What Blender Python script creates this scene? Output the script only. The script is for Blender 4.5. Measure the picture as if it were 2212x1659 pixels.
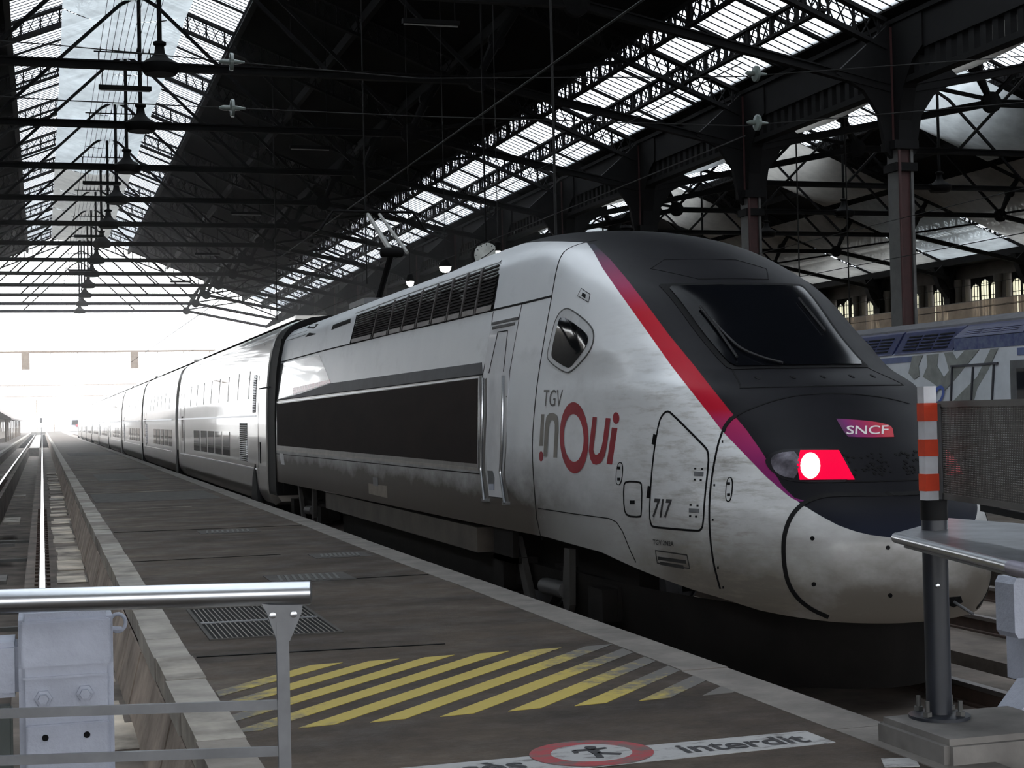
import bpy, bmesh, math, random
import numpy as np
from mathutils import Vector, Matrix
from mathutils.geometry import delaunay_2d_cdt

for o in list(bpy.data.objects):
    bpy.data.objects.remove(o)
SC = bpy.context.scene
COL = SC.collection
random.seed(7)
PI = math.pi

# ---------------------------------------------------------------- camera
F, CX, CY, H = 3350.0, 1106.0, 829.5, 1.67       # focal length in pixels of the 2212 x 1659 frame, eye height
_d = np.array([(91 - CX) / F, -(918 - CY) / F, -1.0]); _d /= np.linalg.norm(_d)
_h = np.array([math.cos(.022), math.sin(.022), 0])
_u = np.cross(_h, _d); _u /= np.linalg.norm(_u)
if _u[1] < 0: _u = -_u
B = np.array([np.cross(_d, _u), _d, _u])
CAM = np.array([0, 0, H])
cd = bpy.data.cameras.new('camera'); cam = bpy.data.objects.new('camera', cd); COL.objects.link(cam)
cd.sensor_width = 36; cd.lens = F / 2212 * 36; cd.clip_start = .05; cd.clip_end = 3000
mw = Matrix.Identity(4)
for i in range(3):
    for j in range(3): mw[i][j] = B[i][j]
mw[2][3] = H
cam.matrix_world = mw
SC.camera = cam

# ---------------------------------------------------------------- sky, exposure
w = bpy.data.worlds.new('sky'); SC.world = w; w.use_nodes = True
bg = w.node_tree.nodes['Background']
bg.inputs['Color'].default_value = (.965, .982, 1.0, 1)
bg.inputs['Strength'].default_value = 5.1
SC.view_settings.view_transform = 'Standard'; SC.view_settings.look = 'None'
SC.view_settings.exposure = 0.0; SC.view_settings.gamma = 1.0; SC.view_settings.use_curve_mapping = False
SC.cycles.use_denoising = True; SC.cycles.use_adaptive_sampling = True; SC.cycles.adaptive_threshold = .05
SC.cycles.max_bounces = 5; SC.cycles.diffuse_bounces = 3; SC.cycles.glossy_bounces = 2
SC.cycles.transmission_bounces = 4; SC.cycles.transparent_max_bounces = 14
SC.cycles.caustics_reflective = False; SC.cycles.caustics_refractive = False
SC.cycles.sample_clamp_indirect = 6.0

# ---------------------------------------------------------------- measuring: a picture point on a plane of the place
def ray(u, v): return B @ np.array([(u - CX) / F, -(v - CY) / F, -1.0])
def onX(u, v, X): r = ray(u, v); return CAM + r * (X / r[0])
def onY(u, v, Y): r = ray(u, v); return CAM + r * (Y / r[1])
def onZ(u, v, Z): r = ray(u, v); return CAM + r * ((Z - H) / r[2])

# ---------------------------------------------------------------- materials
MATS = {}
def nd(nt, t, **k):
    n = nt.nodes.new(t)
    for a, b in k.items(): setattr(n, a, b)
    return n
def ramp(nt, stops, fac=None):
    r = nd(nt, 'ShaderNodeValToRGB'); e = r.color_ramp.elements
    while len(e) < len(stops): e.new(.5)
    for i, (p, c) in enumerate(stops):
        e[i].position = p; e[i].color = (*c, 1) if len(c) == 3 else c
    if fac is not None: nt.links.new(fac, r.inputs['Fac'])
    return r
def noise(nt, scale, stretch=(1, 1, 1), detail=4, rough=.6):
    g = nd(nt, 'ShaderNodeNewGeometry'); m = nd(nt, 'ShaderNodeMapping'); m.inputs['Scale'].default_value = stretch
    n = nd(nt, 'ShaderNodeTexNoise'); n.inputs['Scale'].default_value = scale
    n.inputs['Detail'].default_value = detail; n.inputs['Roughness'].default_value = rough
    nt.links.new(g.outputs['Position'], m.inputs['Vector']); nt.links.new(m.outputs['Vector'], n.inputs['Vector'])
    return n.outputs['Fac']
def mixc(nt, fac, a, b):
    m = nd(nt, 'ShaderNodeMix', data_type='RGBA')
    for s, v in ((0, fac), (6, a), (7, b)):
        if hasattr(v, 'node'): nt.links.new(v, m.inputs[s])
        else: m.inputs[s].default_value = (*v, 1) if isinstance(v, tuple) and len(v) == 3 else v
    return m.outputs[2]
def mth(nt, op, a, b=0.0, c=0.0, clamp=False):
    m = nd(nt, 'ShaderNodeMath', operation=op, use_clamp=clamp)
    for i, v in enumerate((a, b, c)):
        if hasattr(v, 'node'): nt.links.new(v, m.inputs[i])
        else: m.inputs[i].default_value = v
    return m.outputs[0]
def newmat(name):
    m = bpy.data.materials.new(name); m.use_nodes = True
    return m, m.node_tree, m.node_tree.nodes['Principled BSDF']
def mat(name, col, rough=.6, metal=0.0, var=.25, scale=4.0, col2=None, spec=.5, stretch=(1, 1, 1), bump=0.0, coat=0.0, emit=None, detail=4):
    if name in MATS: return MATS[name]
    m, nt, p = newmat(name)
    c2 = col2 or tuple(max(0, c * (1 - var)) for c in col)
    c1 = col if col2 else tuple(min(1, c * (1 + var * .5)) for c in col)
    f = noise(nt, scale, stretch, detail)
    r = ramp(nt, [(.32, c2), (.68, c1)], f)
    nt.links.new(r.outputs['Color'], p.inputs['Base Color'])
    p.inputs['Roughness'].default_value = rough; p.inputs['Metallic'].default_value = metal
    p.inputs['Specular IOR Level'].default_value = spec; p.inputs['Coat Weight'].default_value = coat
    if bump:
        b = nd(nt, 'ShaderNodeBump'); b.inputs['Strength'].default_value = bump; b.inputs['Distance'].default_value = .02
        nt.links.new(noise(nt, scale * 6, stretch, 3), b.inputs['Height']); nt.links.new(b.outputs['Normal'], p.inputs['Normal'])
    if emit:
        p.inputs['Emission Color'].default_value = (*emit[0], 1); p.inputs['Emission Strength'].default_value = emit[1]
    MATS[name] = m
    return m
def glassmat(name, tint, through, rough=.4):
    """old dirty glass or sheeting: lets part of the light straight through and scatters the rest"""
    if name in MATS: return MATS[name]
    m = bpy.data.materials.new(name); m.use_nodes = True; nt = m.node_tree; nt.nodes.clear()
    o = nd(nt, 'ShaderNodeOutputMaterial'); t = nd(nt, 'ShaderNodeBsdfTransparent'); l = nd(nt, 'ShaderNodeBsdfTranslucent'); df = nd(nt, 'ShaderNodeBsdfDiffuse')
    m1 = nd(nt, 'ShaderNodeMixShader'); m2 = nd(nt, 'ShaderNodeMixShader')
    c = ramp(nt, [(.3, tuple(x * .75 for x in tint)), (.7, tint)], noise(nt, 1.2, (1, 1, 1)))
    t.inputs['Color'].default_value = (*tint, 1)
    nt.links.new(c.outputs[0], l.inputs['Color']); nt.links.new(c.outputs[0], df.inputs['Color'])
    m1.inputs[0].default_value = .35; nt.links.new(l.outputs[0], m1.inputs[1]); nt.links.new(df.outputs[0], m1.inputs[2])
    m2.inputs[0].default_value = 1 - through; nt.links.new(t.outputs[0], m2.inputs[1]); nt.links.new(m1.outputs[0], m2.inputs[2])
    nt.links.new(m2.outputs[0], o.inputs['Surface'])
    MATS[name] = m
    return m

IRON = mat('black iron', (.0045, .0043, .0046), .75, scale=2, spec=.15)
RUSTRED = mat('dull red paint', (.036, .007, .007), .6, scale=3)
GREYIRON = mat('grey iron paint', (.075, .075, .073), .6, scale=3)
BOARD = mat('roof boards', (.007, .0065, .0065), .9, spec=.1, scale=1.5, stretch=(1, .1, 1))
ROOFGLASS = glassmat('roof glass', (.76, .79, .82), .50)
NET = glassmat('white net sheet', (.88, .91, .90), .10)
NETB = glassmat('cream net sheet', (.60, .57, .52), .06); HOARD = glassmat('hoarding sheet', (.68, .62, .60), .42)
WINGLASS = glassmat('wall window glass', (.86, .84, .72), .22); SOOT = mat('sooty stone', (.085, .076, .066), .9, 0, .3, .8)
STEEL = mat('brushed steel', (.55, .57, .60), .28, 1.0, .1, 8, stretch=(.2, 1, 8))
DARKSTEEL = mat('dark steel', (.16, .165, .175), .45, .6, .2, 5)
RAILTOP = mat('polished rail', (.75, .75, .76), .18, 1.0, .05, 3)
RAILSIDE = mat('rusty rail', (.07, .045, .035), .8, 0, .3, 6)
BLACK = mat('black', (.0035, .0035, .0042), .7, 0, .2, 4, spec=.12)
RUBBER = mat('black rubber', (.006, .006, .0066), .6, 0, .2, 4, spec=.15)
WHITEPAINT = mat('white masonry paint', (.36, .385, .46), .6, 0, .12, 5, bump=.25)
CONC = mat('concrete', (.20, .19, .18), .9, 0, .45, 1.6, bump=.3)
CONCDARK = mat('oily concrete', (.17, .14, .118), .85, 0, .6, 1.3, bump=.3)
CONCPALE = mat('pale worn concrete', (.34, .31, .27), .8, 0, .5, 2.5, bump=.3)
COPING = mat('coping stone', (.36, .335, .30), .85, 0, .35, 2.2, bump=.25)
PITWALL = mat('stained pit wall', (.36, .295, .25), .9, 0, .5, 1.8, bump=.3)
ASPH2 = mat('asphalt patch', (.066, .061, .057), .85, 0, .35, 5, bump=.3)
STONE = mat('wall stone', (.34, .32, .295), .9, 0, .25, .8)
YELLOW = None

# ---------------------------------------------------------------- mesh building
def wloc(o):
    v = Vector((0, 0, 0))
    while o is not None: v = v + o.location; o = o.parent
    return v
class MB:
    def __init__(s): s.v = []; s.f = []
    def add(s, vs, fs):
        n = len(s.v); s.v += [tuple(map(float, p)) for p in vs]; s.f += [tuple(i + n for i in f) for f in fs]; return s
    def box(s, x0, x1, y0, y1, z0, z1):
        return s.add([(x0, y0, z0), (x1, y0, z0), (x1, y1, z0), (x0, y1, z0), (x0, y0, z1), (x1, y0, z1), (x1, y1, z1), (x0, y1, z1)],
                     [(3, 2, 1, 0), (4, 5, 6, 7), (0, 1, 5, 4), (1, 2, 6, 5), (2, 3, 7, 6), (3, 0, 4, 7)])
    def bar(s, p, q, w=.1, h=None, up=(0, 0, 1), caps=True):
        h = w if h is None else h; p = Vector(p); q = Vector(q); d = (q - p).normalized(); u = Vector(up)
        if abs(d.dot(u)) > .98: u = Vector((1, 0, 0))
        a = d.cross(u).normalized() * (w / 2); b = a.cross(d).normalized() * (h / 2)
        vs = [c + x for c in (p, q) for x in (-a - b, a - b, a + b, -a + b)]
        fs = [(0, 1, 5, 4), (1, 2, 6, 5), (2, 3, 7, 6), (3, 0, 4, 7)]
        if caps: fs += [(3, 2, 1, 0), (4, 5, 6, 7)]
        return s.add(vs, fs)
    def tube(s, pts, r, n=8, caps=True):
        pts = [Vector(p) for p in pts]; rings = []; ref = None
        rs = r if isinstance(r, (list, tuple)) else [r] * len(pts)
        for i, p in enumerate(pts):
            d = (pts[min(i + 1, len(pts) - 1)] - pts[max(i - 1, 0)]).normalized()
            if ref is None: ref = Vector((0, 0, 1)) if abs(d.z) < .9 else Vector((1, 0, 0))
            a = d.cross(ref).normalized(); b = a.cross(d).normalized(); ref = b
            rings.append([p + (a * math.cos(2 * PI * k / n) + b * math.sin(2 * PI * k / n)) * rs[i] for k in range(n)])
        vs = [x for g in rings for x in g]
        fs = [(i * n + k, i * n + (k + 1) % n, (i + 1) * n + (k + 1) % n, (i + 1) * n + k) for i in range(len(pts) - 1) for k in range(n)]
        if caps: fs += [tuple(range(n - 1, -1, -1)), tuple((len(pts) - 1) * n + k for k in range(n))]
        return s.add(vs, fs)
    def lathe(s, c, prof, n=16, axis='z'):
        c = Vector(c); vs = []
        for r, z in prof:
            for k in range(n):
                a = 2 * PI * k / n; x, y = r * math.cos(a), r * math.sin(a)
                vs.append(c + Vector({'z': (x, y, z), 'x': (z, x, y), 'y': (x, z, y)}[axis]))
        m = len(prof)
        fs = [(i * n + k, i * n + (k + 1) % n, (i + 1) * n + (k + 1) % n, (i + 1) * n + k) for i in range(m - 1) for k in range(n)]
        fs += [tuple(range(n - 1, -1, -1)), tuple((m - 1) * n + k for k in range(n))]
        return s.add(vs, fs)
    def prism(s, poly, d):
        """a flat polygon of 3-D points given thickness along vector d"""
        n = len(poly); d = Vector(d); a = [Vector(p) for p in poly]; b = [p + d for p in a]
        return s.add(a + b, [tuple(range(n - 1, -1, -1)), tuple(range(n, 2 * n))] + [(i, (i + 1) % n, n + (i + 1) % n, n + i) for i in range(n)])
    def build(s, name, m, parent=None, smooth=False, ang=40):
        o0 = wloc(parent) if parent is not None else Vector((0, 0, 0))
        me = bpy.data.meshes.new(name)
        me.from_pydata([(a - o0.x, b - o0.y, c - o0.z) for a, b, c in s.v], [], s.f); me.update()
        if m: me.materials.append(m)
        bm = bmesh.new(); bm.from_mesh(me); bmesh.ops.recalc_face_normals(bm, faces=bm.faces); bm.to_mesh(me); bm.free()
        if smooth:
            me.polygons.foreach_set('use_smooth', [True] * len(me.polygons)); me.set_sharp_from_angle(angle=math.radians(ang))
        o = bpy.data.objects.new(name, me); COL.objects.link(o); o.parent = parent
        return o
def tag(o, label=None, cat=None, group=None, kind=None):
    for k, v in (('label', label), ('category', cat), ('group', group), ('kind', kind)):
        if v: o[k] = v
    return o
def thing(name, loc, label, cat, group=None):
    o = bpy.data.objects.new(name, None); COL.objects.link(o); o.location = [float(x) for x in loc]; o.empty_display_size = .1
    return tag(o, label, cat, group)
def copy_tree(o, dloc=(0, 0, 0), label=None, parent=None):
    c = o.copy(); COL.objects.link(c); c.parent = parent
    c.location = o.location + Vector([float(x) for x in dloc])
    if label: c['label'] = label
    for ch in list(o.children): copy_tree(ch, (0, 0, 0), None, c)
    return c
def dupe(o, dloc):                               # one more piece that shares its mesh, under the same parent
    c = o.copy(); COL.objects.link(c); c.location = o.location + Vector([float(x) for x in dloc]); return c
def st(o): o['kind'] = 'structure'; return o
ORD = ['first', 'second', 'third', 'fourth', 'fifth', 'sixth', 'seventh', 'eighth', 'ninth', 'tenth', 'eleventh', 'twelfth', 'thirteenth', 'fourteenth']
def textmesh(s, size=1.0, bold=0.0, shear=0.0):
    c = bpy.data.curves.new('t', 'FONT'); c.body = s; c.size = size; c.offset = bold; c.shear = shear; c.resolution_u = 4
    o = bpy.data.objects.new('t', c); COL.objects.link(o)
    dg = bpy.context.evaluated_depsgraph_get(); dg.update(); me = o.evaluated_get(dg).to_mesh()
    vs = [(v.co.x, v.co.y) for v in me.vertices]; fs = [tuple(p.vertices) for p in me.polygons]
    o.evaluated_get(dg).to_mesh_clear(); bpy.data.objects.remove(o); bpy.data.curves.remove(c)
    xs = [v[0] for v in vs]; ys = [v[1] for v in vs]; x0, x1, y0, y1 = min(xs), max(xs), min(ys), max(ys)
    return [((x - x0) / (x1 - x0), (y - y0) / (y1 - y0)) for x, y in vs], fs, (x1 - x0) / (y1 - y0)
def pchip(xs, ys, x):
    xs = np.array(xs, float); ys = np.array(ys, float); h = np.diff(xs); d = np.diff(ys) / h; m = np.zeros_like(xs)
    for i in range(1, len(xs) - 1):
        if d[i - 1] * d[i] > 0:
            w1 = 2 * h[i] + h[i - 1]; w2 = h[i] + 2 * h[i - 1]; m[i] = (w1 + w2) / (w1 / d[i - 1] + w2 / d[i])
    m[0] = d[0]; m[-1] = d[-1]
    x = np.clip(x, xs[0], xs[-1]); i = np.clip(np.searchsorted(xs, x) - 1, 0, len(h) - 1); t = (x - xs[i]) / h[i]; hh = h[i]
    return (2 * t**3 - 3 * t**2 + 1) * ys[i] + (t**3 - 2 * t**2 + t) * hh * m[i] + (-2 * t**3 + 3 * t**2) * ys[i + 1] + (t**3 - t**2) * hh * m[i + 1]
# ================================================================ the place: ground, platforms, tracks
YEND = 163.4; Y0 = -10.2; BAY = 10.15; TY = [40.55 + BAY * k for k in range(13)]
def asphalt():
    m, nt, p = newmat('platform asphalt')
    big = noise(nt, .6, (.65, 1.3, 1), 7, .72); fine = noise(nt, 9, (1, 1, 1), 6, .75); stain = noise(nt, 1.6, (1, 1, 1), 6, .7)
    a = ramp(nt, [(.36, (.028, .021, .0165)), (.48, (.056, .0425, .033)), (.60, (.090, .069, .052)), (.70, (.15, .118, .09))], big).outputs[0]
    b = mixc(nt, mth(nt, 'MULTIPLY', ramp(nt, [(.45, (0, 0, 0)), (.75, (1, 1, 1))], fine).outputs[0], .55), a, (.030, .024, .020))
    c = mixc(nt, mth(nt, 'MULTIPLY', ramp(nt, [(.56, (0, 0, 0)), (.66, (1, 1, 1))], stain).outputs[0], .4), b, (.095, .076, .06))
    nt.links.new(c, p.inputs['Base Color'])
    r = ramp(nt, [(.3, (.55, .55, .55)), (.7, (.9, .9, .9))], stain); nt.links.new(r.outputs[0], p.inputs['Roughness']); p.inputs['Specular IOR Level'].default_value = .22
    bp = nd(nt, 'ShaderNodeBump'); bp.inputs['Strength'].default_value = .35; bp.inputs['Distance'].default_value = .02
    nt.links.new(noise(nt, 40, (1, 1, 1), 4, .7), bp.inputs['Height']); nt.links.new(bp.outputs[0], p.inputs['Normal'])
    return m
ASPH = asphalt(); MATS['platform asphalt'] = ASPH
PLX0, PLX1, PLH = .76, 4.2, 5.25
st(MB().box(-17.5, 66, PLH, YEND, -1.7, -1.45).build('floor', CONCDARK))
st(MB().box(-400, 500, -300, Y0, -2.2, -.05).box(-400, -18.2, Y0, YEND, -2.2, -.6).box(66.7, 500, Y0, YEND, -2.2, -.6).box(-400, 500, YEND, 1500, -1.7, -.62).build('ground_outside', mat('ballast', (.34, .33, .32), .95, 0, .3, 6)))
conc = st(MB().box(-17.5, 66, Y0, PLH, -1.45, 0).build('concourse_floor', ASPH))
plat = st(MB().box(PLX0, PLX1, PLH, 372, -1.45, 0).build('platform_main', ASPH))
st(MB().box(-12, -2.42, PLH, 372, -1.45, 0).build('platform_left', ASPH))
st(MB().box(11.4, 19.0, PLH, 300, -1.45, 0).build('platform_right', ASPH))
st(MB().box(25.2, 33, PLH, 300, -1.45, 0).build('platform_far_right', ASPH))
# coping stones along both edges of the platform, then plain bands
cs = [MB().box(PLX0 - .02, PLX0 + .235, PLH, PLH + .985, -.16, .006).build('coping_stone', COPING, plat),
      MB().box(PLX0 - .02, PLX0 + .235, PLH, PLH + .985, -.16, .006).build('coping_stone', CONCPALE, plat),
      MB().box(PLX0 - .02, PLX0 + .235, PLH, PLH + .985, -.16, .006).build('coping_stone', mat('dark coping stone', (.24, .215, .19), .9, 0, .35, 2.4, bump=.3), plat)]
for k in range(3, 62):
    dupe(cs[random.choice((0, 0, 1, 2))], (random.uniform(-.008, .008), k, random.uniform(-.004, .004)))
cs[1].location.y += 1; cs[2].location.y += 2
tag(MB().box(PLX0 - .02, PLX0 + .235, PLH + 62, 372, -.16, .006).build('coping_band', COPING, plat), kind='stuff')
rc = MB().box(PLX1 - .30, PLX1 + .02, PLH, PLH + 1.985, -.18, .005).build('coping_stone', mat('grey coping', (.175, .16, .145), .85, 0, .3, 3, bump=.3), plat)
for k in range(1, 28): dupe(rc, (random.uniform(-.006, .006), 2 * k, random.uniform(-.003, .003)))
tag(MB().box(PLX1 - .30, PLX1 + .02, PLH + 56, 372, -.18, .005).build('coping_band', MATS['grey coping'], plat), kind='stuff')
# sloping stained facing of the platform towards the left track
fb = MB().prism([(PLX0 - .015, PLH + .01, -.16), (PLX0 - .015, PLH + .01, -.66), (PLX0 - .15, PLH + .01, -.66), (PLX0 - .03, PLH + .01, -.16)], (0, 1.47, 0)).build('facing_block', PITWALL, plat)
for k in range(1, 40): dupe(fb, (random.uniform(-.012, .006), 1.5 * k, 0))
tag(MB().prism([(PLX0 - .015, PLH + 60, -.16), (PLX0 - .015, PLH + 60, -.66), (PLX0 - .15, PLH + 60, -.66), (PLX0 - .03, PLH + 60, -.16)], (0, 300, 0)).build('facing_band', PITWALL, plat), kind='stuff')
# edge stones of the left platform
pl2 = bpy.data.objects['platform_left']
ls = MB().box(-2.66, -2.40, 60, 61.97, -.16, .006).build('coping_stone', COPING, pl2)
for k in range(1, 40): dupe(ls, (0, 2 * k, random.uniform(-.004, .004)))
tag(MB().box(-2.66, -2.40, 140, 372, -.16, .006).build('coping_band', COPING, pl2), kind='stuff')
# repaired asphalt and seams
for (u0, v0, u1, v1) in ((190, 1060, 440, 1087), (215, 1022, 300, 1040), (150, 973, 330, 985)):
    a = onZ(u0, v1, 0); b = onZ(u1, v0, 0)
    MB().box(max(a[0], 1.05), min(b[0], 3.85), a[1], b[1], -.02, .004).build('asphalt_patch', ASPH2, plat)
for k, y in enumerate((11.2, 15.9, 19.2, 24.5, 31.0, 38.5, 47.5, 58.0)):
    x0 = 1.02; x1 = 3.88 if k % 2 else 2.8
    MB().bar((x0, y, .002), (x1, y + random.uniform(-.2, .2), .002), .025, .008).build('joint_seam', CONCPALE if k in (4, 5, 6) else BLACK, plat)

# ---- left track with its inspection pit
tb = st(MB().box(-2.40, -1.30, PLH, 372, -1.45, -.62).box(-.28, PLX0, PLH, 372, -1.45, -.62).build('track_bed', CONCDARK))
for x in (-.03, -1.53):
    r = thing('rail', (x, 6.95, -.6), 'bright worn rail of the empty left track, %s the pit' % ('on the platform side of' if x > -1 else 'on the far side of'), 'rail', 'rails of the left track')
    MB().box(x - .062, x + .062, 6.95, 371, -.62, -.595).box(x - .012, x + .012, 6.95, 371, -.6, -.485).build('rail_web', RAILSIDE, r)
    MB().box(x - .036, x + .036, 6.95, 371, -.488, -.45).build('rail_head', RAILTOP, r)
PSLAB = mat('pale worn slab', (.80, .70, .57), .75, 0, .7, 1.1, col2=(.10, .085, .072), bump=.4, detail=8)
slabs = [MB().box(.20, .60, 6.2, 7.19, -.66, -.600).build('walkway_slab', m, tb) for m in (PSLAB, CONCPALE, CONCDARK)]
for k in range(1, 3): slabs[k].location.y += k
for k in range(3, 70):
    dupe(slabs[random.choice((0, 0, 0, 0, 1, 2))], (random.uniform(-.05, .03), k, random.uniform(-.012, .008))); 
    if k > 30: dupe(slabs[random.choice((0, 1, 1, 2))], (-2.42 + random.uniform(-.03, .05), k, random.uniform(-.012, .008)))
chair = MB().box(-.14, .08, 7.0, 7.16, -.62, -.585).build('rail_chair', RAILSIDE, tb)
for k in range(1, 60): dupe(chair, (0, .62 * k, 0)); dupe(chair, (-1.5, .62 * (k + 50), 0)) if k < 50 else None
for y in (15.2, 18.9, 20.6, 28.5, 33): MB().bar((-1.5, y, -.68), (-.06, y, -.68), .07, .05).build('gauge_tie_bar', GREYIRON, tb)
for y in (22, 27.5, 36, 44, 45.2, 60): MB().box(-1.05, -.62, y, y + 1.1, -1.0, -.93).build('pit_cover', CONCPALE if y > 40 else CONC, tb)
# ---- tracks under the trains and beyond
for i, (xc, lab) in enumerate(((5.9, 'under the silver high speed train'), (9.6, 'on the empty track behind the silver train'), (21.45, 'under the blue and grey train'))):
    for sx in (-.75, .75):
        x = xc + sx
        r = thing('rail', (x, 7.4, -.56), 'dull steel rail %s, %s of the pair' % (lab, 'left' if sx < 0 else 'right'), 'rail', 'rails under the trains')
        MB().box(x - .06, x + .06, 7.6, 371, -.58, -.56).box(x - .013, x + .013, 7.6, 371, -.57, -.45).build('rail_web', RAILSIDE, r)
        MB().box(x - .036, x + .036, 7.6, 371, -.455, -.42).build('rail_head', mat('dull rail', (.25, .23, .22), .4, .8, .2, 4), r)
    st(MB().box(xc - 1.65, xc + 1.65, PLH, 372, -1.45, -.58).build('track_bed', CONCDARK))

# ================================================================ the shed
HW, EZ, SL = 20.5, 13.2, .40                     # half width of a hall, eaves height, roof slope
def zr(d): return EZ + SL * (HW - abs(d))        # roof height d metres from the ridge line
def strip(mb, xc, d0, d1, y0, y1, t=.16, dz=0.0):
    for s in (1, -1):
        a = [(xc + s * d0, y0, zr(d0) + dz), (xc + s * d1, y0, zr(d1) + dz), (xc + s * d1, y0, zr(d1) + dz + t), (xc + s * d0, y0, zr(d0) + dz + t)]
        mb.prism(a, (0, y1 - y0, 0))
XM, XR = 3.8, 45.2
GL0, GE0, GE1 = 4.97, 16.35, 20.2                # lantern half width, eaves glazing from/to (from the ridge)
def lattice(mb, p, q, depth, pitch, chord=.09, web=.028, thick=.09, up=(0, 0, -1)):
    """riveted lattice girder between p and q, hanging `depth` below"""
    p = Vector(p); q = Vector(q); L = (q - p).length; n = max(2, round(L / pitch)); dn = Vector(up) * depth
    mb.bar(p, q, thick * 2, chord); mb.bar(p + dn, q + dn, thick * 2, chord)
    for i in range(n):
        a = p.lerp(q, i / n); b = p.lerp(q, (i + 1) / n); c = p.lerp(q, (i + .5) / n)
        mb.bar(a, b + dn, web, web, caps=False); mb.bar(a + dn, b, web, web, caps=False)
        if i % 2 == 0: mb.bar(c, c + dn, web * 2.0, web * 2.0, caps=False)
for (nm, xc, lab) in (('ceiling', XM, 'main'), ('ceiling_right', XR, 'right')):
    c = st(MB().build(nm, BOARD))
    mb = MB(); strip(mb, xc, GL0, GE0, Y0, YEND); strip(mb, xc, GE1, HW + .3, Y0, YEND)
    me = mb.build('roof_boarding', BOARD, c)
    # glass: one pane per third of a bay
    pw = BAY / 3; kk = 0
    for (d0, d1) in ((0.12, GL0), (GE0, 18.25), (18.35, GE1)):
        for s in (1, -1):
            if nm == 'ceiling' and s < 0 and d0 > 5: pass
            p0 = MB().prism([(xc + s * d0, Y0 + .05, zr(d0) + .06), (xc + s * d1, Y0 + .05, zr(d1) + .06), (xc + s * d1, Y0 + .05, zr(d1) + .085), (xc + s * d0, Y0 + .05, zr(d0) + .085)], (0, pw - .06, 0)).build('glass_pane', ROOFGLASS, c)
            for k in range(1, 51): dupe(p0, (0, k * pw, 0))
    # glazing bars and secondary rafters
    gb = MB(); y = 38.0
    while y < YEND:
        for s in (1, -1):
            for (d0, d1) in ((0, GL0), (GE0, GE1)):
                gb.bar((xc + s * d0, y, zr(d0) + .04), (xc + s * d1, y, zr(d1) + .04), .042, .026, caps=False)
        y += BAY / 21
    tag(gb.build('glazing_bar', IRON, c), kind='stuff')
    for s in (1, -1):
        for (d0, d1) in ((0, GL0), (GE0 - .3, HW)):
            sr = MB().bar((xc + s * d0, 40.55 + BAY / 3, zr(d0) - .04), (xc + s * d1, 40.55 + BAY / 3, zr(d1) - .04), .10, .10).build('secondary_rafter', IRON, c)
            for k in range(1, 36):
                if k % 3 != 2: dupe(sr, (0, k * BAY / 3, 0))
        # purlins: lattice girders at the glazed strips, plain beams above the boards
        for d, dep in ((GE0 - .05, .75), (18.3, .65)):
            m2 = MB(); lattice(m2, (xc + s * d, 40.55, zr(d) - .1), (xc + s * d, 40.55 + BAY, zr(d) - .1), dep, .5, web=.035)
            for q in range(1, 6): m2.bar((xc + s * d, 40.55 + q * BAY / 6, zr(d) - .1), (xc + s * d, 40.55 + q * BAY / 6, zr(d) - .1 - dep), .16, .10)
            pu = m2.build('purlin', IRON, c)
            for k in range(1, 12): dupe(pu, (0, k * BAY, 0))
        for d in (GL0, 8.8, 12.6):
            MB().bar((xc + s * d, 30, zr(d) - .22), (xc + s * d, YEND, zr(d) - .22), .22, .42).build('purlin', IRON, c)
        # crested edge of the lantern and gutter
        e = MB()
        for q in range(40): e.bar((xc + s * (GL0 - .12), 40.55 + q * BAY / 40, zr(GL0) - .05), (xc + s * (GL0 - .12), 40.55 + q * BAY / 40 + .13, zr(GL0) - .38), .05, .05, caps=False)
        e.bar((xc + s * (GL0 - .12), 40.55, zr(GL0) - .38), (xc + s * (GL0 - .12), 40.55 + BAY, zr(GL0) - .38), .07, .07)
        eo = e.build('lantern_edging', IRON, c)
        for k in range(1, 12): dupe(eo, (0, k * BAY, 0))
    MB().bar((xc, 30, zr(0) - .15), (xc, YEND, zr(0) - .15), .3, .45).build('ridge_beam', IRON, c)

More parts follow.
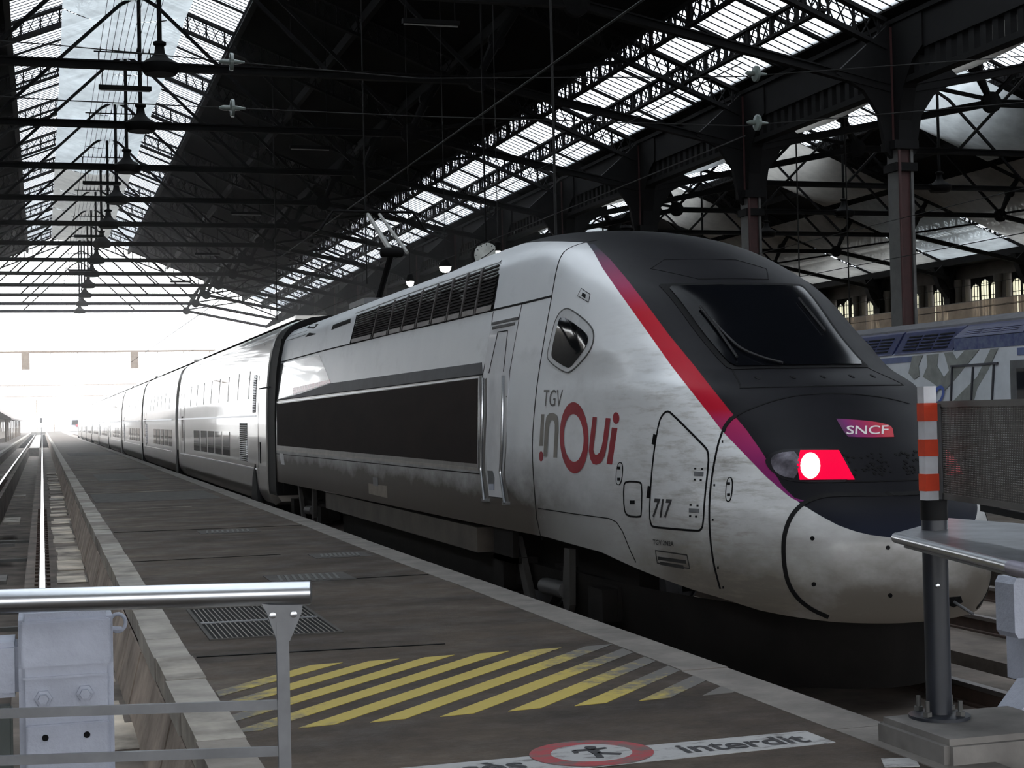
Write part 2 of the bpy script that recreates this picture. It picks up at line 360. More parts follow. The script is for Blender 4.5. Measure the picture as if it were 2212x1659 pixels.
# ---- trusses
def star(mb, c, r=.3, n=12):
    mb.lathe(c, [(r * .3, -.16), (r, -.1), (r, .1), (r * .3, .16)], n, 'y')
def make_truss(xc, y, label, group):
    t = thing('roof_truss', (xc, y, EZ), label, 'roof truss', group)
    for s in (1, -1):
        mb = MB(); p = (xc + s * .1, y, zr(.1) - .18); q = (xc + s * (HW - .2), y, zr(HW - .2) - .18)
        lattice(mb, p, q, .82, .44, .12, .036, .13); mb.build('rafter', IRON, t)
    mb = MB()
    for dz, w_, h_ in ((0, .10, .22), (.11, .24, .05), (-.11, .24, .05)):
        mb.bar((xc - 10.6, y, EZ - .12 + dz), (xc + 10.6, y, EZ - .12 + dz), w_, h_)
        for s in (1, -1): mb.bar((xc + s * 10.6, y, EZ - .12 + dz), (xc + s * (HW - .1), y, EZ - 2.1 + dz), w_, h_)
    mb.build('tie_beam', IRON, t)
    MB().tube([(xc, y, EZ - .1), (xc, y, zr(0) - .4)], .075, 8).build('king_rod', IRON, t, True)
    MB().lathe((xc, y, EZ), [(.50, -.36), (.62, -.2), (.62, -.05), (.52, .04), (.30, .16), (.17, .34), (.14, .55), (.21, .6), (.21, .68), (.1, .72)], 14).build('rod_shoe', IRON, t, True)
    for s in (1, -1):
        nd_ = (xc + s * 10.6, y, EZ - .1)
        mb = MB().tube([(xc + s * 10.6, y, EZ - .1), (xc + s * 11.3, y, EZ + 1.3), (xc + s * 12.1, y, zr(12.1) - .9)], [.11, .2, .13], 8)
        star(mb, (xc + s * 11.3, y, EZ + 1.3), .3); mb.build('strut', IRON, t, True)
        mb = MB(); star(mb, nd_, .40, 14); mb.build('node_plate', IRON, t)
        MB().bar((xc + s * 10.6, y, EZ), (xc + s * 5.2, y, zr(5.2) - .9), .13, .13).build('tie_rod', IRON, t)
        MB().bar((xc + s * .7, y, EZ + 4.5), (xc + s * 5.4, y, EZ), .12, .12).bar((xc, y, EZ + 4.9), (xc + s * .7, y, EZ + 4.5), .12, .12).build('tie_rod', IRON, t)
        MB().bar((xc + s * 10.6, y, EZ), (xc + s * 16.2, y, zr(16.2) - .9), .13, .13).build('tie_rod', IRON, t)
        # curved knee at the column
        pts = [(xc + s * (HW - .3), y, EZ - 4.0), (xc + s * (HW - .5), y, EZ - 2.9), (xc + s * (HW - 1.0), y, EZ - 2.2), (xc + s * (HW - 1.9), y, EZ - 1.75)]
        MB().prism([(xc + s * (HW - .1), y - .09, EZ - .2), (xc + s * (HW - .1), y - .09, EZ - 4.2)] + [(a, y - .09, c) for a, b, c in pts], (0, .18, 0)).build('knee_bracket', IRON, t)
    return t
tr0 = make_truss(XM, TY[0], 'iron roof truss of the main hall, first from the camera', 'roof trusses of the main hall')
for k in range(1, 13):
    copy_tree(tr0, (0, BAY * k, 0), 'iron roof truss of the main hall, %s from the camera' % (ORD[k] if k < 12 else 'last'))
for k in range(0, 13):
    c = copy_tree(tr0, (XR - XM, BAY * k, 0), 'iron roof truss of the right hall, %s' % ('nearest' if k == 0 else ORD[k] + ' from the camera')); c['group'] = 'roof trusses of the right hall'

# ---- columns between the halls and the arcade girder they carry
XC = 24.5
def make_column(y, label):
    t = thing('iron_column', (XC, y, -1.45), label, 'column', 'columns between the two halls')
    MB().box(XC - .34, XC + .34, y - .34, y + .34, -1.45, 1.1).box(XC - .42, XC + .42, y - .42, y + .42, -1.45, .35).build('pedestal', CONC, t)
    MB().box(XC - .26, XC - .17, y - .30, y + .30, 1.1, 9.4).box(XC + .17, XC + .26, y - .30, y + .30, 1.1, 9.4).build('flange', GREYIRON, t)
    MB().box(XC - .17, XC + .17, y - .22, y + .26, 1.1, 9.4).build('shaft', RUSTRED, t)
    MB().box(XC - .36, XC + .36, y - .36, y + .36, 8.6, 8.85).box(XC - .40, XC + .40, y - .40, y + .40, 9.25, 9.5).build('collar', IRON, t)
    mb = MB()
    prof = [(.30, 9.4), (.36, 10.1), (.62, 11.0), (1.15, 11.7), (1.7, 12.0), (1.7, 13.0)]
    mb.prism([(XC - .22, y + a, z) for a, z in prof] + [(XC - .22, y - a, z) for a, z in reversed(prof)], (.44, 0, 0)).build('capital', IRON, t)
    MB().box(XC - .30, XC - .24, y - .12, y + .12, 9.4, 12.9).build('pilaster', RUSTRED, t)
    MB().lathe((XC - .24, y - .36, 0), [(.05, .9), (.05, 9.2)], 8).build('rain_pipe', RUSTRED, t, True)
    return t
c0 = make_column(TY[0], 'red and grey iron column nearest the camera, above the blue train')
for k in range(1, 13): copy_tree(c0, (0, BAY * k, 0), 'iron column between the two halls, %s from the camera' % ORD[k])
def make_arcade(y, label):
    t = thing('arcade_girder', (XC, y, 11), label, 'girder', 'girders between the columns')
    MB().box(XC - .16, XC + .16, y, y + BAY, 11.95, 13.05).box(XC - .28, XC + .28, y, y + BAY, 12.98, 13.12).build('web_plate', IRON, t)
    mb = MB(); n = 14
    for i in range(n + 1):
        a = y + 1.2 + (BAY - 2.4) * i / n
        mb.box(XC - .1, XC + .1, a - .13, a + .13, 11.28, 12.0)
        mb.prism([(XC - .1, a - .13, 11.95), (XC - .1, a + .13, 11.95), (XC - .1, a + .27, 12.0), (XC - .1, a - .27, 12.0)], (.2, 0, 0))
    mb.build('balusters', IRON, t)
    MB().box(XC - .2, XC + .2, y + .3, y + BAY - .3, 11.12, 11.3).build('bottom_chord', IRON, t)
    return t
a0 = make_arcade(TY[0], 'pierced iron girder from the first column to the second')
for k in range(1, 12): copy_tree(a0, (0, BAY * k, 0), 'pierced iron girder from the %s column to the %s' % (ORD[k], ORD[k + 1]))
copy_tree(a0, (0, -BAY, 0), 'pierced iron girder running to the camera side of the first column')

# ---- outer walls
wb = st(MB().box(-18.2, 66, Y0 - .6, Y0, 5.6, 22).build('wall_back_unseen', STONE))  # unseen; closed above to dim the hall, open low to light the fronts
for k in range(8): MB().box(-18.2 + k * 11.5, -17.0 + k * 11.5, Y0 - .6, Y0, -1.45, 5.6).build('pier', STONE, wb)
st(MB().box(-18.2, -17.5, Y0, YEND, -1.45, EZ).build('wall_left_unseen', STONE))  # unseen wall, put in to block light and keep the hall dark
XW = 66.0
wr = st(MB().build('wall_right', STONE))
def wallbit(y0, y1, z0, z1, m=SOOT, dx=0.0, name='masonry'): return MB().box(XW - dx, XW + .7, y0, y1, z0, z1).build(name, m, wr)
wallbit(Y0, 70, -1.45, EZ); wallbit(70, YEND, -1.45, 5.2); wallbit(70, YEND, 11.0, EZ + .3)
y = 70.0; k = 0; WP = BAY / 2
while y < YEND - .1:
    if k == 0:
        pier = wallbit(y, y + 1.35, 5.2, 11.0, dx=.12, name='pier'); shaft = MB().lathe((XW - .25, y + .67, 0), [(.34, 5.4), (.34, 5.7), (.27, 5.8), (.25, 10.2), (.36, 10.6), (.36, 11.0)], 10).build('pilaster', SOOT, wr, True)
        win = st(MB().build('window_1', IRON)); fr = MB(); w0, w1 = y + 1.35, y + WP
        for q in range(3):
            a = w0 + .08 + q * (w1 - w0 - .16) / 3; b = a + (w1 - w0 - .16) / 3 - .08
            top = 10.55 + (.25 if q == 1 else 0)
            for xx in np.linspace(a, b, 4): fr.box(XW + .3, XW + .36, xx - .02, xx + .02, 5.2, top)
            for zz in np.arange(5.9, 10.5, .75): fr.box(XW + .3, XW + .36, a, b, zz - .02, zz + .02)
            fr.box(XW + .22, XW + .4, a - .10, a + .02, 5.2, 11.0)
            MB().box(XW + .33, XW + .345, a, b, 5.2, top).build('pane', WINGLASS, win)
            fr.prism([(XW + .25, a, 11.0), (XW + .25, a, top - .3), (XW + .25, a + (b - a) * .15, top - .08), (XW + .25, (a + b) / 2, top + .06), (XW + .25, b - (b - a) * .15, top - .08), (XW + .25, b, top - .3), (XW + .25, b, 11.0)], (.12, 0, 0))
        fr.build('mullions', IRON, win)
    else:
        dupe(pier, (0, k * WP, 0)); dupe(shaft, (0, k * WP, 0)); c = copy_tree(win, (0, k * WP, 0)); c.name = 'window_%d' % (k + 1)
    k += 1; y += WP
# brackets hanging from the eaves beam on the right wall, dark soffit beam
sof = st(MB().box(XW - 1.4, XW, 60, YEND, 12.0, 13.2).build('trim_1', IRON))
bk = MB().prism([(XW - .1, 71.2, 12), (XW - 2.0, 71.2, 12), (XW - 1.5, 71.2, 10.6), (XW - .75, 71.2, 9.6), (XW - .45, 71.2, 8.2), (XW - .1, 71.2, 7.6)], (0, .55, 0)).prism([(XW - .8, 70.3, 12), (XW - .8, 72.6, 12), (XW - .8, 72.0, 10.6), (XW - .8, 71.75, 8.6), (XW - .8, 71.2, 8.6), (XW - .8, 70.9, 10.6)], (.3, 0, 0)).build('eaves_bracket', IRON, sof)
for k in range(1, 9): dupe(bk, (0, k * BAY, 0))
# pale hoarding sheet in front of the windows' lower half
sh = thing('debris_sheet', (XW - 2.6, 70, 2), 'cream translucent sheeting stretched along the far right wall below the windows', 'sheeting')
for k in range(9):
    MB().box(XW - 2.62, XW - 2.6, 70.2 + k * BAY, 70.1 + (k + 1) * BAY, 0, 9.0).build('sheet_panel', HOARD, sh)
MB().bar((XW - 2.6, 70, 9.0), (XW - 2.6, YEND, 9.0), .05).build('sheet_rail', GREYIRON, sh)

# ---- net sheets under the lantern of the main hall and in the right hall
def sheet(name, fn, nu, nv, m, label, group=None, t=.01):
    """fn(s, t) -> point; a sagging cloth with thickness"""
    mb = MB(); P = [[Vector(fn(i / nu, j / nv)) for j in range(nv + 1)] for i in range(nu + 1)]
    vs = [p for r in P for p in r] + [p + Vector((0, 0, t)) for r in P for p in r]; W = nv + 1; N = (nu + 1) * W; fs = []
    for i in range(nu):
        for j in range(nv):
            a = i * W + j; fs.append((a, a + 1, a + W + 1, a + W))
    mb.add(vs[:N], fs)
    o = mb.build(name, m, None, True, 80)
    return tag(o, label, 'sheeting', group)
for k in range(0, 11):
    ya = TY[0] - 5 + BAY * k; far = k > 6
    def fn(a, b, ya=ya): 
        x = XM - 2.75 + 5.0 * b; sag = .55 * math.sin(PI * a) * (.4 + .6 * math.sin(PI * b))
        return (x, ya + BAY * a + .5 * math.sin(PI * b), 18.75 - sag - .35 * math.sin(PI * b) + .06 * math.sin(9 * b + k))
    sheet('net_sheet', fn, 12, 10, NET if not far else NETB, '%s net sheet slung under the ridge glazing, %s in the row' % ('white' if not far else 'cream', ORD[k]), 'net sheets under the ridge')
for k in range(0, 11):
    for s in (-1, 1):
        ya = TY[0] + BAY * k
        for q, (d0, d1) in enumerate(((.8, 9.6), (10.2, 19.2))):
            if s > 0 and q == 1 and k < 3: continue
            if (k * 3 + q * 2 + (s > 0)) % 6 == 1: continue
            def fn(a, b, ya=ya, s=s, d0=d0, d1=d1, k=k):
                d = d0 + (d1 - d0) * b; sag = 1.15 * math.sin(PI * a) * math.sin(PI * b) ** .7
                return (XR + s * d, ya + .3 + (BAY - .6) * a, zr(d) - 1.25 - sag)
            sheet('net_sheet', fn, 10, 10, NETB if (k + q) % 3 else NET, 'sagging net sheet under the right hall roof, bay %s, %s slope, %s half' % (ORD[k], 'left' if s < 0 else 'right', 'upper' if q == 0 else 'lower'), 'net sheets in the right hall')
# ================================================================ the power car: one surface, measured once, that everything on it follows
TX = 5.9
_Z = np.linspace(-.45, 3.71, 1600)
_HW = pchip([-.45, -.3, -.15, 0, .12, .35, .7, 1.4, 1.75, 2.05, 2.45, 2.8, 3.1, 3.25, 3.36, 3.46, 3.55, 3.62, 3.67, 3.695, 3.71],
            [.85, 1.0, 1.16, 1.28, 1.345, 1.395, 1.41, 1.41, 1.40, 1.38, 1.335, 1.285, 1.23, 1.19, 1.11, 1.0, .84, .66, .45, .24, 0], _Z)
_YC = pchip([-.45, -.25, -.12, 0, .2, .45, .7, .9, 1.03, 1.26, 1.49, 1.65, 1.836, 2.0, 2.2, 2.755, 3.0, 3.2, 3.4, 3.55, 3.65, 3.7, 3.71],
            [11.4, 10.5, 10.1, 9.86, 9.66, 9.57, 9.58, 9.66, 9.78, 9.96, 10.28, 10.5, 10.78, 11.24, 11.6, 12.40, 12.95, 13.5, 14.2, 15.0, 16.0, 17.0, 17.4], _Z)
_SD = np.linspace(0, 2.06, 800)
_KL = pchip([0, .224, .424, .648, .894, 1.18, 1.48, 1.79, 2.05], [0, .22, .41, .575, .70, .82, .91, .97, 1], _SD)
_KH = pchip([0, .173, .346, .59, .775, 1.0, 1.265, 1.483, 1.673, 1.87, 2.05], [0, .22, .43, .69, .82, .905, .94, .957, .975, .99, 1], _SD)
def hwb(z): return np.interp(z, _Z, _HW)
def ycen(z): return np.interp(z, _Z, _YC)
def hs(Y, z):
    """half width of the power car at station Y and height z (negative outside)"""
    Y = np.asarray(Y, float); z = np.asarray(z, float); d = Y - ycen(z); s = np.sqrt(np.clip(d, 0, 4.2))
    w = np.clip((z - 1.2) / 1.0, 0, 1); k = np.interp(s, _SD, _KL) * (1 - w) + np.interp(s, _SD, _KH) * w
    out = hwb(z) * k
    return np.where((d < 0) | (z > 3.71) | (z < -.45), -.2 + np.minimum(d, 0), out)
def Ff(P): return np.abs(P[..., 0] - TX) - hs(P[..., 1], P[..., 2])
def nrm(P):
    e = .012; g = np.stack([Ff(P + np.array(v) * e) - Ff(P - np.array(v) * e) for v in ((1, 0, 0), (0, 1, 0), (0, 0, 1))], -1)
    return g / np.maximum(np.linalg.norm(g, axis=-1, keepdims=True), 1e-9)
def hit(pts):
    """picture points -> points on the surface of the power car"""
    pts = np.array(pts, float); R = np.stack([(pts[:, 0] - CX) / F, -(pts[:, 1] - CY) / F, -np.ones(len(pts))], 1) @ B.T
    T = np.linspace(8.2, 34, 900); P = CAM + R[:, None, :] * T[None, :, None]; f = Ff(P) < 0
    i = np.where(f.any(1), f.argmax(1), 0); i = np.clip(i, 1, None); lo = T[i - 1]; hi = T[i]
    for _ in range(26):
        m = (lo + hi) / 2; inn = Ff(CAM + R * m[:, None]) < 0; hi = np.where(inn, m, hi); lo = np.where(inn, lo, m)
    return CAM + R * hi[:, None]
def left(Y, z, off=0.0):
    Y = np.atleast_1d(np.asarray(Y, float)); z = np.atleast_1d(np.asarray(z, float)); P = np.stack([TX - hs(Y, z), Y, z], -1)
    return P + nrm(P) * off if off else P
def front(x, z, off=0.0):
    """points of the nose given across (x from the middle) and up"""
    x = np.atleast_1d(np.asarray(x, float)); z = np.atleast_1d(np.asarray(z, float)); lo = ycen(z); hi = lo + 4.2
    for _ in range(40):
        m = (lo + hi) / 2; big = hs(m, z) > np.abs(x); hi = np.where(big, m, hi); lo = np.where(big, lo, m)
    P = np.stack([TX + x, hi, z], -1)
    n = nrm(P); c = np.abs(x) < .02; n[c, 0] = 0; n /= np.linalg.norm(n, axis=-1, keepdims=True)
    return P + n * off
def mirror(P): Q = np.array(P, float); Q[..., 0] = 2 * TX - Q[..., 0]; return Q
def cdt(poly, step):
    poly = [tuple(p) for p in poly]; xs = [p[0] for p in poly]; ys = [p[1] for p in poly]; bd = []
    for a, b in zip(poly, poly[1:] + poly[:1]):
        n = max(1, int(math.hypot(b[0] - a[0], b[1] - a[1]) / step))
        bd += [(a[0] + (b[0] - a[0]) * i / n, a[1] + (b[1] - a[1]) * i / n) for i in range(n)]
    n = len(bd); pts = [Vector(p) for p in bd]; ed = [(i, (i + 1) % n) for i in range(n)]
    A = np.array(bd); gx = np.arange(min(xs) + step / 2, max(xs), step); gy = np.arange(min(ys) + step / 2, max(ys), step)
    for x in gx:
        for y in gy:
            ins = False
            for (x1, y1), (x2, y2) in zip(bd, bd[1:] + bd[:1]):
                if (y1 > y) != (y2 > y) and x < (x2 - x1) * (y - y1) / (y2 - y1) + x1: ins = not ins
            if ins and np.min(np.hypot(A[:, 0] - x, A[:, 1] - y)) > step * .45: pts.append(Vector((x, y)))
    r = delaunay_2d_cdt(pts, ed, [list(range(n))], 1, 1e-6)
    return np.array([tuple(p) for p in r[0]]), [tuple(f) for f in r[2]]
def skin(mb, P, fs, off, deep=.012):
    """lay a triangulated patch on the surface, proud by off, with a rim going back into it"""
    N = nrm(P); top = P + N * off; bot = P - N * deep; n = len(P); cnt = {}
    for f in fs:
        for a, b in zip(f, f[1:] + f[:1]): cnt[(min(a, b), max(a, b))] = cnt.get((min(a, b), max(a, b)), 0) + 1
    mb.add(list(top) + list(bot), list(fs) + [(a, b, b + n, a + n) for (a, b), k in cnt.items() if k == 1]); return mb
def patch(poly, off=.004, step=14, mb=None, both=False):
    v, f = cdt(poly, step); P = hit(v); mb = mb or MB(); skin(mb, P, f, off)
    if both: skin(mb, mirror(P), [tuple(reversed(x)) for x in f], off)
    return mb
def fpatch(poly, off=.004, step=.06, mb=None):
    v, f = cdt(poly, step); return skin(mb or MB(), front(v[:, 0], v[:, 1]), f, off)
def ribbon(P, width, off=.003, mb=None, closed=False):
    """a thin seam along points on the surface"""
    mb = mb or MB(); P = np.array(P); N = nrm(P); n = len(P)
    if closed: T = np.roll(P, -1, 0) - np.roll(P, 1, 0)
    else: T = np.gradient(P, axis=0)
    T /= np.maximum(np.linalg.norm(T, axis=1, keepdims=True), 1e-9); S = np.cross(N, T) * (width / 2)
    a = P + S + N * off; b = P - S + N * off; a2 = P + S - N * .01; b2 = P - S - N * .01; m = n if closed else n - 1; fs = []
    for i in range(m):
        j = (i + 1) % n; fs += [(i, j, n + j, n + i), (i, j, 2 * n + j, 2 * n + i), (n + i, n + j, 3 * n + j, 3 * n + i)]
    return mb.add(np.concatenate([a, b, a2, b2]), fs)
def dens(pts, step=8, closed=False):
    out = []; q = list(pts) + ([pts[0]] if closed else [])
    for a, b in zip(q, q[1:]):
        n = max(1, int(math.hypot(b[0] - a[0], b[1] - a[1]) / step)); out += [(a[0] + (b[0] - a[0]) * i / n, a[1] + (b[1] - a[1]) * i / n) for i in range(n)]
    return out if closed else out + [q[-1]]
def smoothpx(pts, it=2, closed=False):
    for _ in range(it):                                     # corner cutting
        q = []; L = len(pts)
        for i in range(L if closed else L - 1):
            a = pts[i]; b = pts[(i + 1) % L]; q += [(a[0] * .75 + b[0] * .25, a[1] * .75 + b[1] * .25), (a[0] * .25 + b[0] * .75, a[1] * .25 + b[1] * .75)]
        pts = q if closed else [pts[0]] + q + [pts[-1]]
    return pts
def seam(pts, width=.012, off=.003, closed=False, mb=None, step=8): return ribbon(hit(dens(pts, step, closed)), width, off, mb, closed)
def zbot(Y): return np.interp(Y, [9.6, 9.88, 10.06, 10.34, 10.69, 11.0, 11.8, 12.5, 13.8, 16.0, 31.3], [.13, .155, .178, .205, .263, .295, .39, .48, .52, .50, .43])
def ztop(Y): return np.interp(Y, [16.2, 17.6, 18.6], [3.72, 3.56, 3.47])   # the roof steps down behind the cab
def qpar(P): return np.abs(P[..., 0] - TX) + P[..., 1] - 9.5   # grows steadily from the middle of the nose back along the side

PC = thing('power_car', (TX, 20, -.45), 'white and dark grey high speed power car with red stripe and lit tail lamp', 'train')
YR = 31.2
# ---- where the paint changes, measured along the stripe
wl = [(1268, 524), (1283, 545), (1302, 580), (1338, 632), (1395, 712), (1450, 790), (1497, 850), (1540, 905), (1560, 931), (1605, 978), (1655, 1030), (1705, 1073), (1731, 1087)]
dl = [(1283, 527), (1318, 560), (1352, 600), (1402, 665), (1444, 722), (1500, 790), (1535, 835), (1575, 885), (1612, 928), (1645, 975), (1662, 1003), (1690, 1050), (1718, 1077), (1742, 1082)]
bl = [(1738, 1093), (1760, 1107), (1781, 1119), (1813, 1136), (1860, 1152), (1905, 1160), (1945, 1163)]
def curve(px):
    P = hit(dens(px, 6)); o = np.argsort(P[:, 2]); return P[o, 2], qpar(P)[o]
zw, qw = curve(wl); zd, qd = curve(dl)
Pb = hit(dens(bl, 6)); o_ = np.argsort(Pb[:, 2]); zb_, qb = Pb[o_, 2], qpar(Pb)[o_]
def paint_mat():
    m, nt, p = newmat('power car paint')
    aw = nd(nt, 'ShaderNodeAttribute', attribute_name='paint_white').outputs['Fac']; ad = nd(nt, 'ShaderNodeAttribute', attribute_name='paint_stripe').outputs['Fac']
    g = nd(nt, 'ShaderNodeNewGeometry'); sx = nd(nt, 'ShaderNodeSeparateXYZ'); nt.links.new(g.outputs['Position'], sx.inputs[0]); Z = sx.outputs['Z']; Yp = sx.outputs['Y']
    sw = mth(nt, 'MULTIPLY_ADD', aw, 150, .5, True); sd = mth(nt, 'MULTIPLY_ADD', ad, 120, .5, True)
    def nz(a, b): return mth(nt, 'MULTIPLY', mth(nt, 'SUBTRACT', Z, a), 1 / (b - a), 0, True)
    st_ = ramp(nt, [(0, (.14, .018, .11)), (.12, (.23, .02, .12)), (.26, (.36, .025, .10)), (.30, (.40, .008, .026)), (.68, (.42, .007, .022)), (.80, (.30, .02, .09)), (.92, (.16, .03, .09)), (1, (.035, .036, .05))], nz(1.0, 3.25)).outputs[0]
    dk = mixc(nt, noise(nt, 3, (1, 1, 1), 5), (.007, .007, .0092), (.012, .012, .0148))
    dk = mixc(nt, mth(nt, 'MULTIPLY', nz(1.0, .75), .9), dk, (.010, .013, .026))
    # white, its grime: brown from the track below, rubbed streaks on the nose
    wh = mixc(nt, noise(nt, 1.1, (1, 1, 1), 4), (.56, .58, .605), (.70, .715, .725))
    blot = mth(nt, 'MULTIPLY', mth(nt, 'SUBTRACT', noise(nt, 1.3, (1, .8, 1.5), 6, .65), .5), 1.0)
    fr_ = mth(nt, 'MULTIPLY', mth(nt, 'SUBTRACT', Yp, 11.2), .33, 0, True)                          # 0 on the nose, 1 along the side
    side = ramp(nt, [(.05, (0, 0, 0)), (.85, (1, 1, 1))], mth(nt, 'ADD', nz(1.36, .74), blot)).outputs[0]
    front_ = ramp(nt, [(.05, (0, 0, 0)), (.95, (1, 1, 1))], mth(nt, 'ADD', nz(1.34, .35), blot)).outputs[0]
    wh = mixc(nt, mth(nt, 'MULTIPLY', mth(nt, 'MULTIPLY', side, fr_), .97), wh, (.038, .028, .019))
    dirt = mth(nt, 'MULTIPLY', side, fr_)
    wh = mixc(nt, mth(nt, 'MULTIPLY', mth(nt, 'MULTIPLY', front_, mth(nt, 'SUBTRACT', 1, fr_)), .95), wh, (.092, .078, .062))
    sk = mth(nt, 'MULTIPLY', ramp(nt, [(.48, (0, 0, 0)), (.72, (1, 1, 1))], noise(nt, 5, (.7, .7, 4.5), 6, .7)).outputs[0], mth(nt, 'MULTIPLY', mth(nt, 'MULTIPLY', mth(nt, 'SUBTRACT', 12.9, Yp), .45, 0, True), mth(nt, 'MULTIPLY', mth(nt, 'SUBTRACT', Yp, 9.75), 1.5, 0, True)))
    wh = mixc(nt, mth(nt, 'MULTIPLY', sk, .85), wh, (.19, .17, .14))
    low = ramp(nt, [(.0, (1, 1, 1)), (1, (0, 0, 0))], nz(-.1, .38)).outputs[0]
    wh = mixc(nt, mth(nt, 'MULTIPLY', low, .55), wh, (.13, .105, .08))
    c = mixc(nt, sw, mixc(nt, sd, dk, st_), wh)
    nt.links.new(c, p.inputs['Base Color']); p.inputs['Coat Roughness'].default_value = .15
    nt.links.new(mth(nt, 'MULTIPLY_ADD', sw, -.12, .50), p.inputs['Roughness']); nt.links.new(mth(nt, 'MULTIPLY', mth(nt, 'MULTIPLY_ADD', sw, .43, .07), mth(nt, 'MULTIPLY_ADD', dirt, -.8, 1)), p.inputs['Specular IOR Level']); nt.links.new(mth(nt, 'MULTIPLY', mth(nt, 'MULTIPLY', sw, .24), mth(nt, 'MULTIPLY_ADD', dirt, -.9, 1)), p.inputs['Coat Weight'])
    b = nd(nt, 'ShaderNodeBump'); b.inputs['Strength'].default_value = .08; b.inputs['Distance'].default_value = .05
    nt.links.new(noise(nt, 1.7, (1, .6, 1), 2), b.inputs['Height']); nt.links.new(b.outputs[0], p.inputs['Coat Normal']); nt.links.new(b.outputs[0], p.inputs['Normal'])
    return m
PAINT = paint_mat()
# ---- the shell
zz = np.unique(np.concatenate([np.linspace(-.12, 3.3, 150), np.linspace(3.3, 3.7095, 46)])); dd = np.concatenate([np.linspace(0, math.sqrt(4.2), 110) ** 2]); tail = np.linspace(0, 1, 22)[1:]
rows = []
for z in zz:
    yc = float(ycen(z)); Y = yc + dd; Y = np.concatenate([Y, Y[-1] + (YR - Y[-1]) * tail]); z2 = np.minimum(np.maximum(z, zbot(Y)), ztop(Y)); h = hs(Y, z2); h[0] = 0
    h = np.where(z > ztop(Y), hs(Y, z2) * np.clip((3.7095 - z) / np.maximum(3.7095 - ztop(Y), 1e-6), 0, 1), h); rows.append(np.stack([TX - np.maximum(h, 0), Y, z2], -1))
G = np.array(rows); nr, ncl = G.shape[:2]
vs = list(G.reshape(-1, 3)) + list(mirror(G).reshape(-1, 3)); NN = nr * ncl; fs = []
for i in range(nr - 1):
    for j in range(ncl - 1):
        a, b, c, d = i * ncl + j, i * ncl + j + 1, (i + 1) * ncl + j + 1, (i + 1) * ncl + j
        if abs(G[i, j, 2] - G[i + 1, j, 2]) < 1e-6 and abs(G[i, j + 1, 2] - G[i + 1, j + 1, 2]) < 1e-6: continue
        fs += [(a, d, c, b), (a + NN, b + NN, c + NN, d + NN)]
# roof lid and rear end
for i in range(nr - 1): a = i * ncl + ncl - 1; fs.append((a, a + ncl, a + ncl + NN, a + NN))
for j in range(ncl - 1): a = (nr - 1) * ncl + j; fs.append((a, a + 1, a + 1 + NN, a + NN))
for j in range(ncl - 1): fs.append((j, j + NN, j + 1 + NN, j + 1))
me = bpy.data.meshes.new('body_shell'); o0 = wloc(PC)
bm = bmesh.new(); bv = [bm.verts.new((x - o0.x, y - o0.y, z - o0.z)) for x, y, z in vs]
for f in fs:
    try: bm.faces.new([bv[i] for i in f])
    except ValueError: pass
bmesh.ops.remove_doubles(bm, verts=bm.verts, dist=2e-4); bmesh.ops.recalc_face_normals(bm, faces=bm.faces); bm.to_mesh(me); bm.free()
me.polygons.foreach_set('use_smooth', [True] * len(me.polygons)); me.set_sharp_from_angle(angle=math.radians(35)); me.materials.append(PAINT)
co = np.array([tuple(v.co) for v in me.vertices]) + np.array(o0); q = qpar(co); z = co[:, 2]
qwz = np.interp(z, zw, qw); lowq = np.interp(z, zb_, qb); zt = float(zb_[-1])
# white behind the stripe; on the bumper white below its own curve; the roof behind the stripe is dark in front, white behind the seam
top = (z > zw[-1]); qtop = np.where(z > zw[-1], qw[-1] + (z - zw[-1]) * 9.0, 0)
A0 = 0; rs_ = np.where((co[:, 0] > TX) & (z > zt), .5, 0.0); q = q - rs_
A = np.where(z < zb_[0], 1.0, np.where(z < zt, np.minimum((q - lowq), 1), np.where(top, q - qtop, q - qwz)))
Dd = np.where(z < zt + .01, -1.0, np.where(z > zd[-1], -1.0, q - np.interp(z, zd, qd)))
for n_, arr in (('paint_white', A), ('paint_stripe', Dd)):
    at = me.attributes.new(n_, 'FLOAT', 'POINT'); at.data.foreach_set('value', arr.astype(np.float32))
shell = bpy.data.objects.new('body_shell', me); COL.objects.link(shell); shell.parent = PC

SEAM = BLACK
# ---- windscreen, its frame, cowl
WS = mat('windscreen glass', (.004, .0045, .006), .12, 0, .1, 2, spec=.06); SIDEGLASS = mat('cab side glass', (.004, .005, .006), .03, 0, .1, 2, spec=.4)
wsP = [(-.645, 2.73), (-.62, 2.752), (.62, 2.752), (.645, 2.73), (.59, 2.04), (.56, 2.012), (-.56, 2.012), (-.59, 2.04)]
fpatch([(-.70, 2.77), (-.68, 2.785), (.68, 2.785), (.70, 2.77), (.635, 2.01), (.61, 1.99), (-.61, 1.99), (-.635, 2.01)], .006, .03).build('windscreen_frame', BLACK, PC, True)
fpatch(wsP, .016, .03).build('windscreen', WS, PC, True)
tri = [(.66, 2.74), (.92, 2.42), (1.0, 1.97), (.90, 1.90), (.64, 2.02)]
seam_f = lambda pts, wd, mb=None, off=.003, closed=False, st_=.03: ribbon(front(*np.array(dens(pts, st_, closed)).T), wd, off, mb, closed)
cw = [(-.60, 2.0), (-.715, 1.838), (.715, 1.838), (.60, 2.0)]
seam_f(cw, .014).build('cowl_seam', SEAM, PC)
for x in (-.52, -.25, .0, .27, .5):
    fpatch([(x + .016 * math.cos(a), 1.915 + .014 * math.sin(a)) for a in np.linspace(0, 2 * PI, 9)[:-1]], .004, .05).build('cowl_bolt', BLACK, PC)
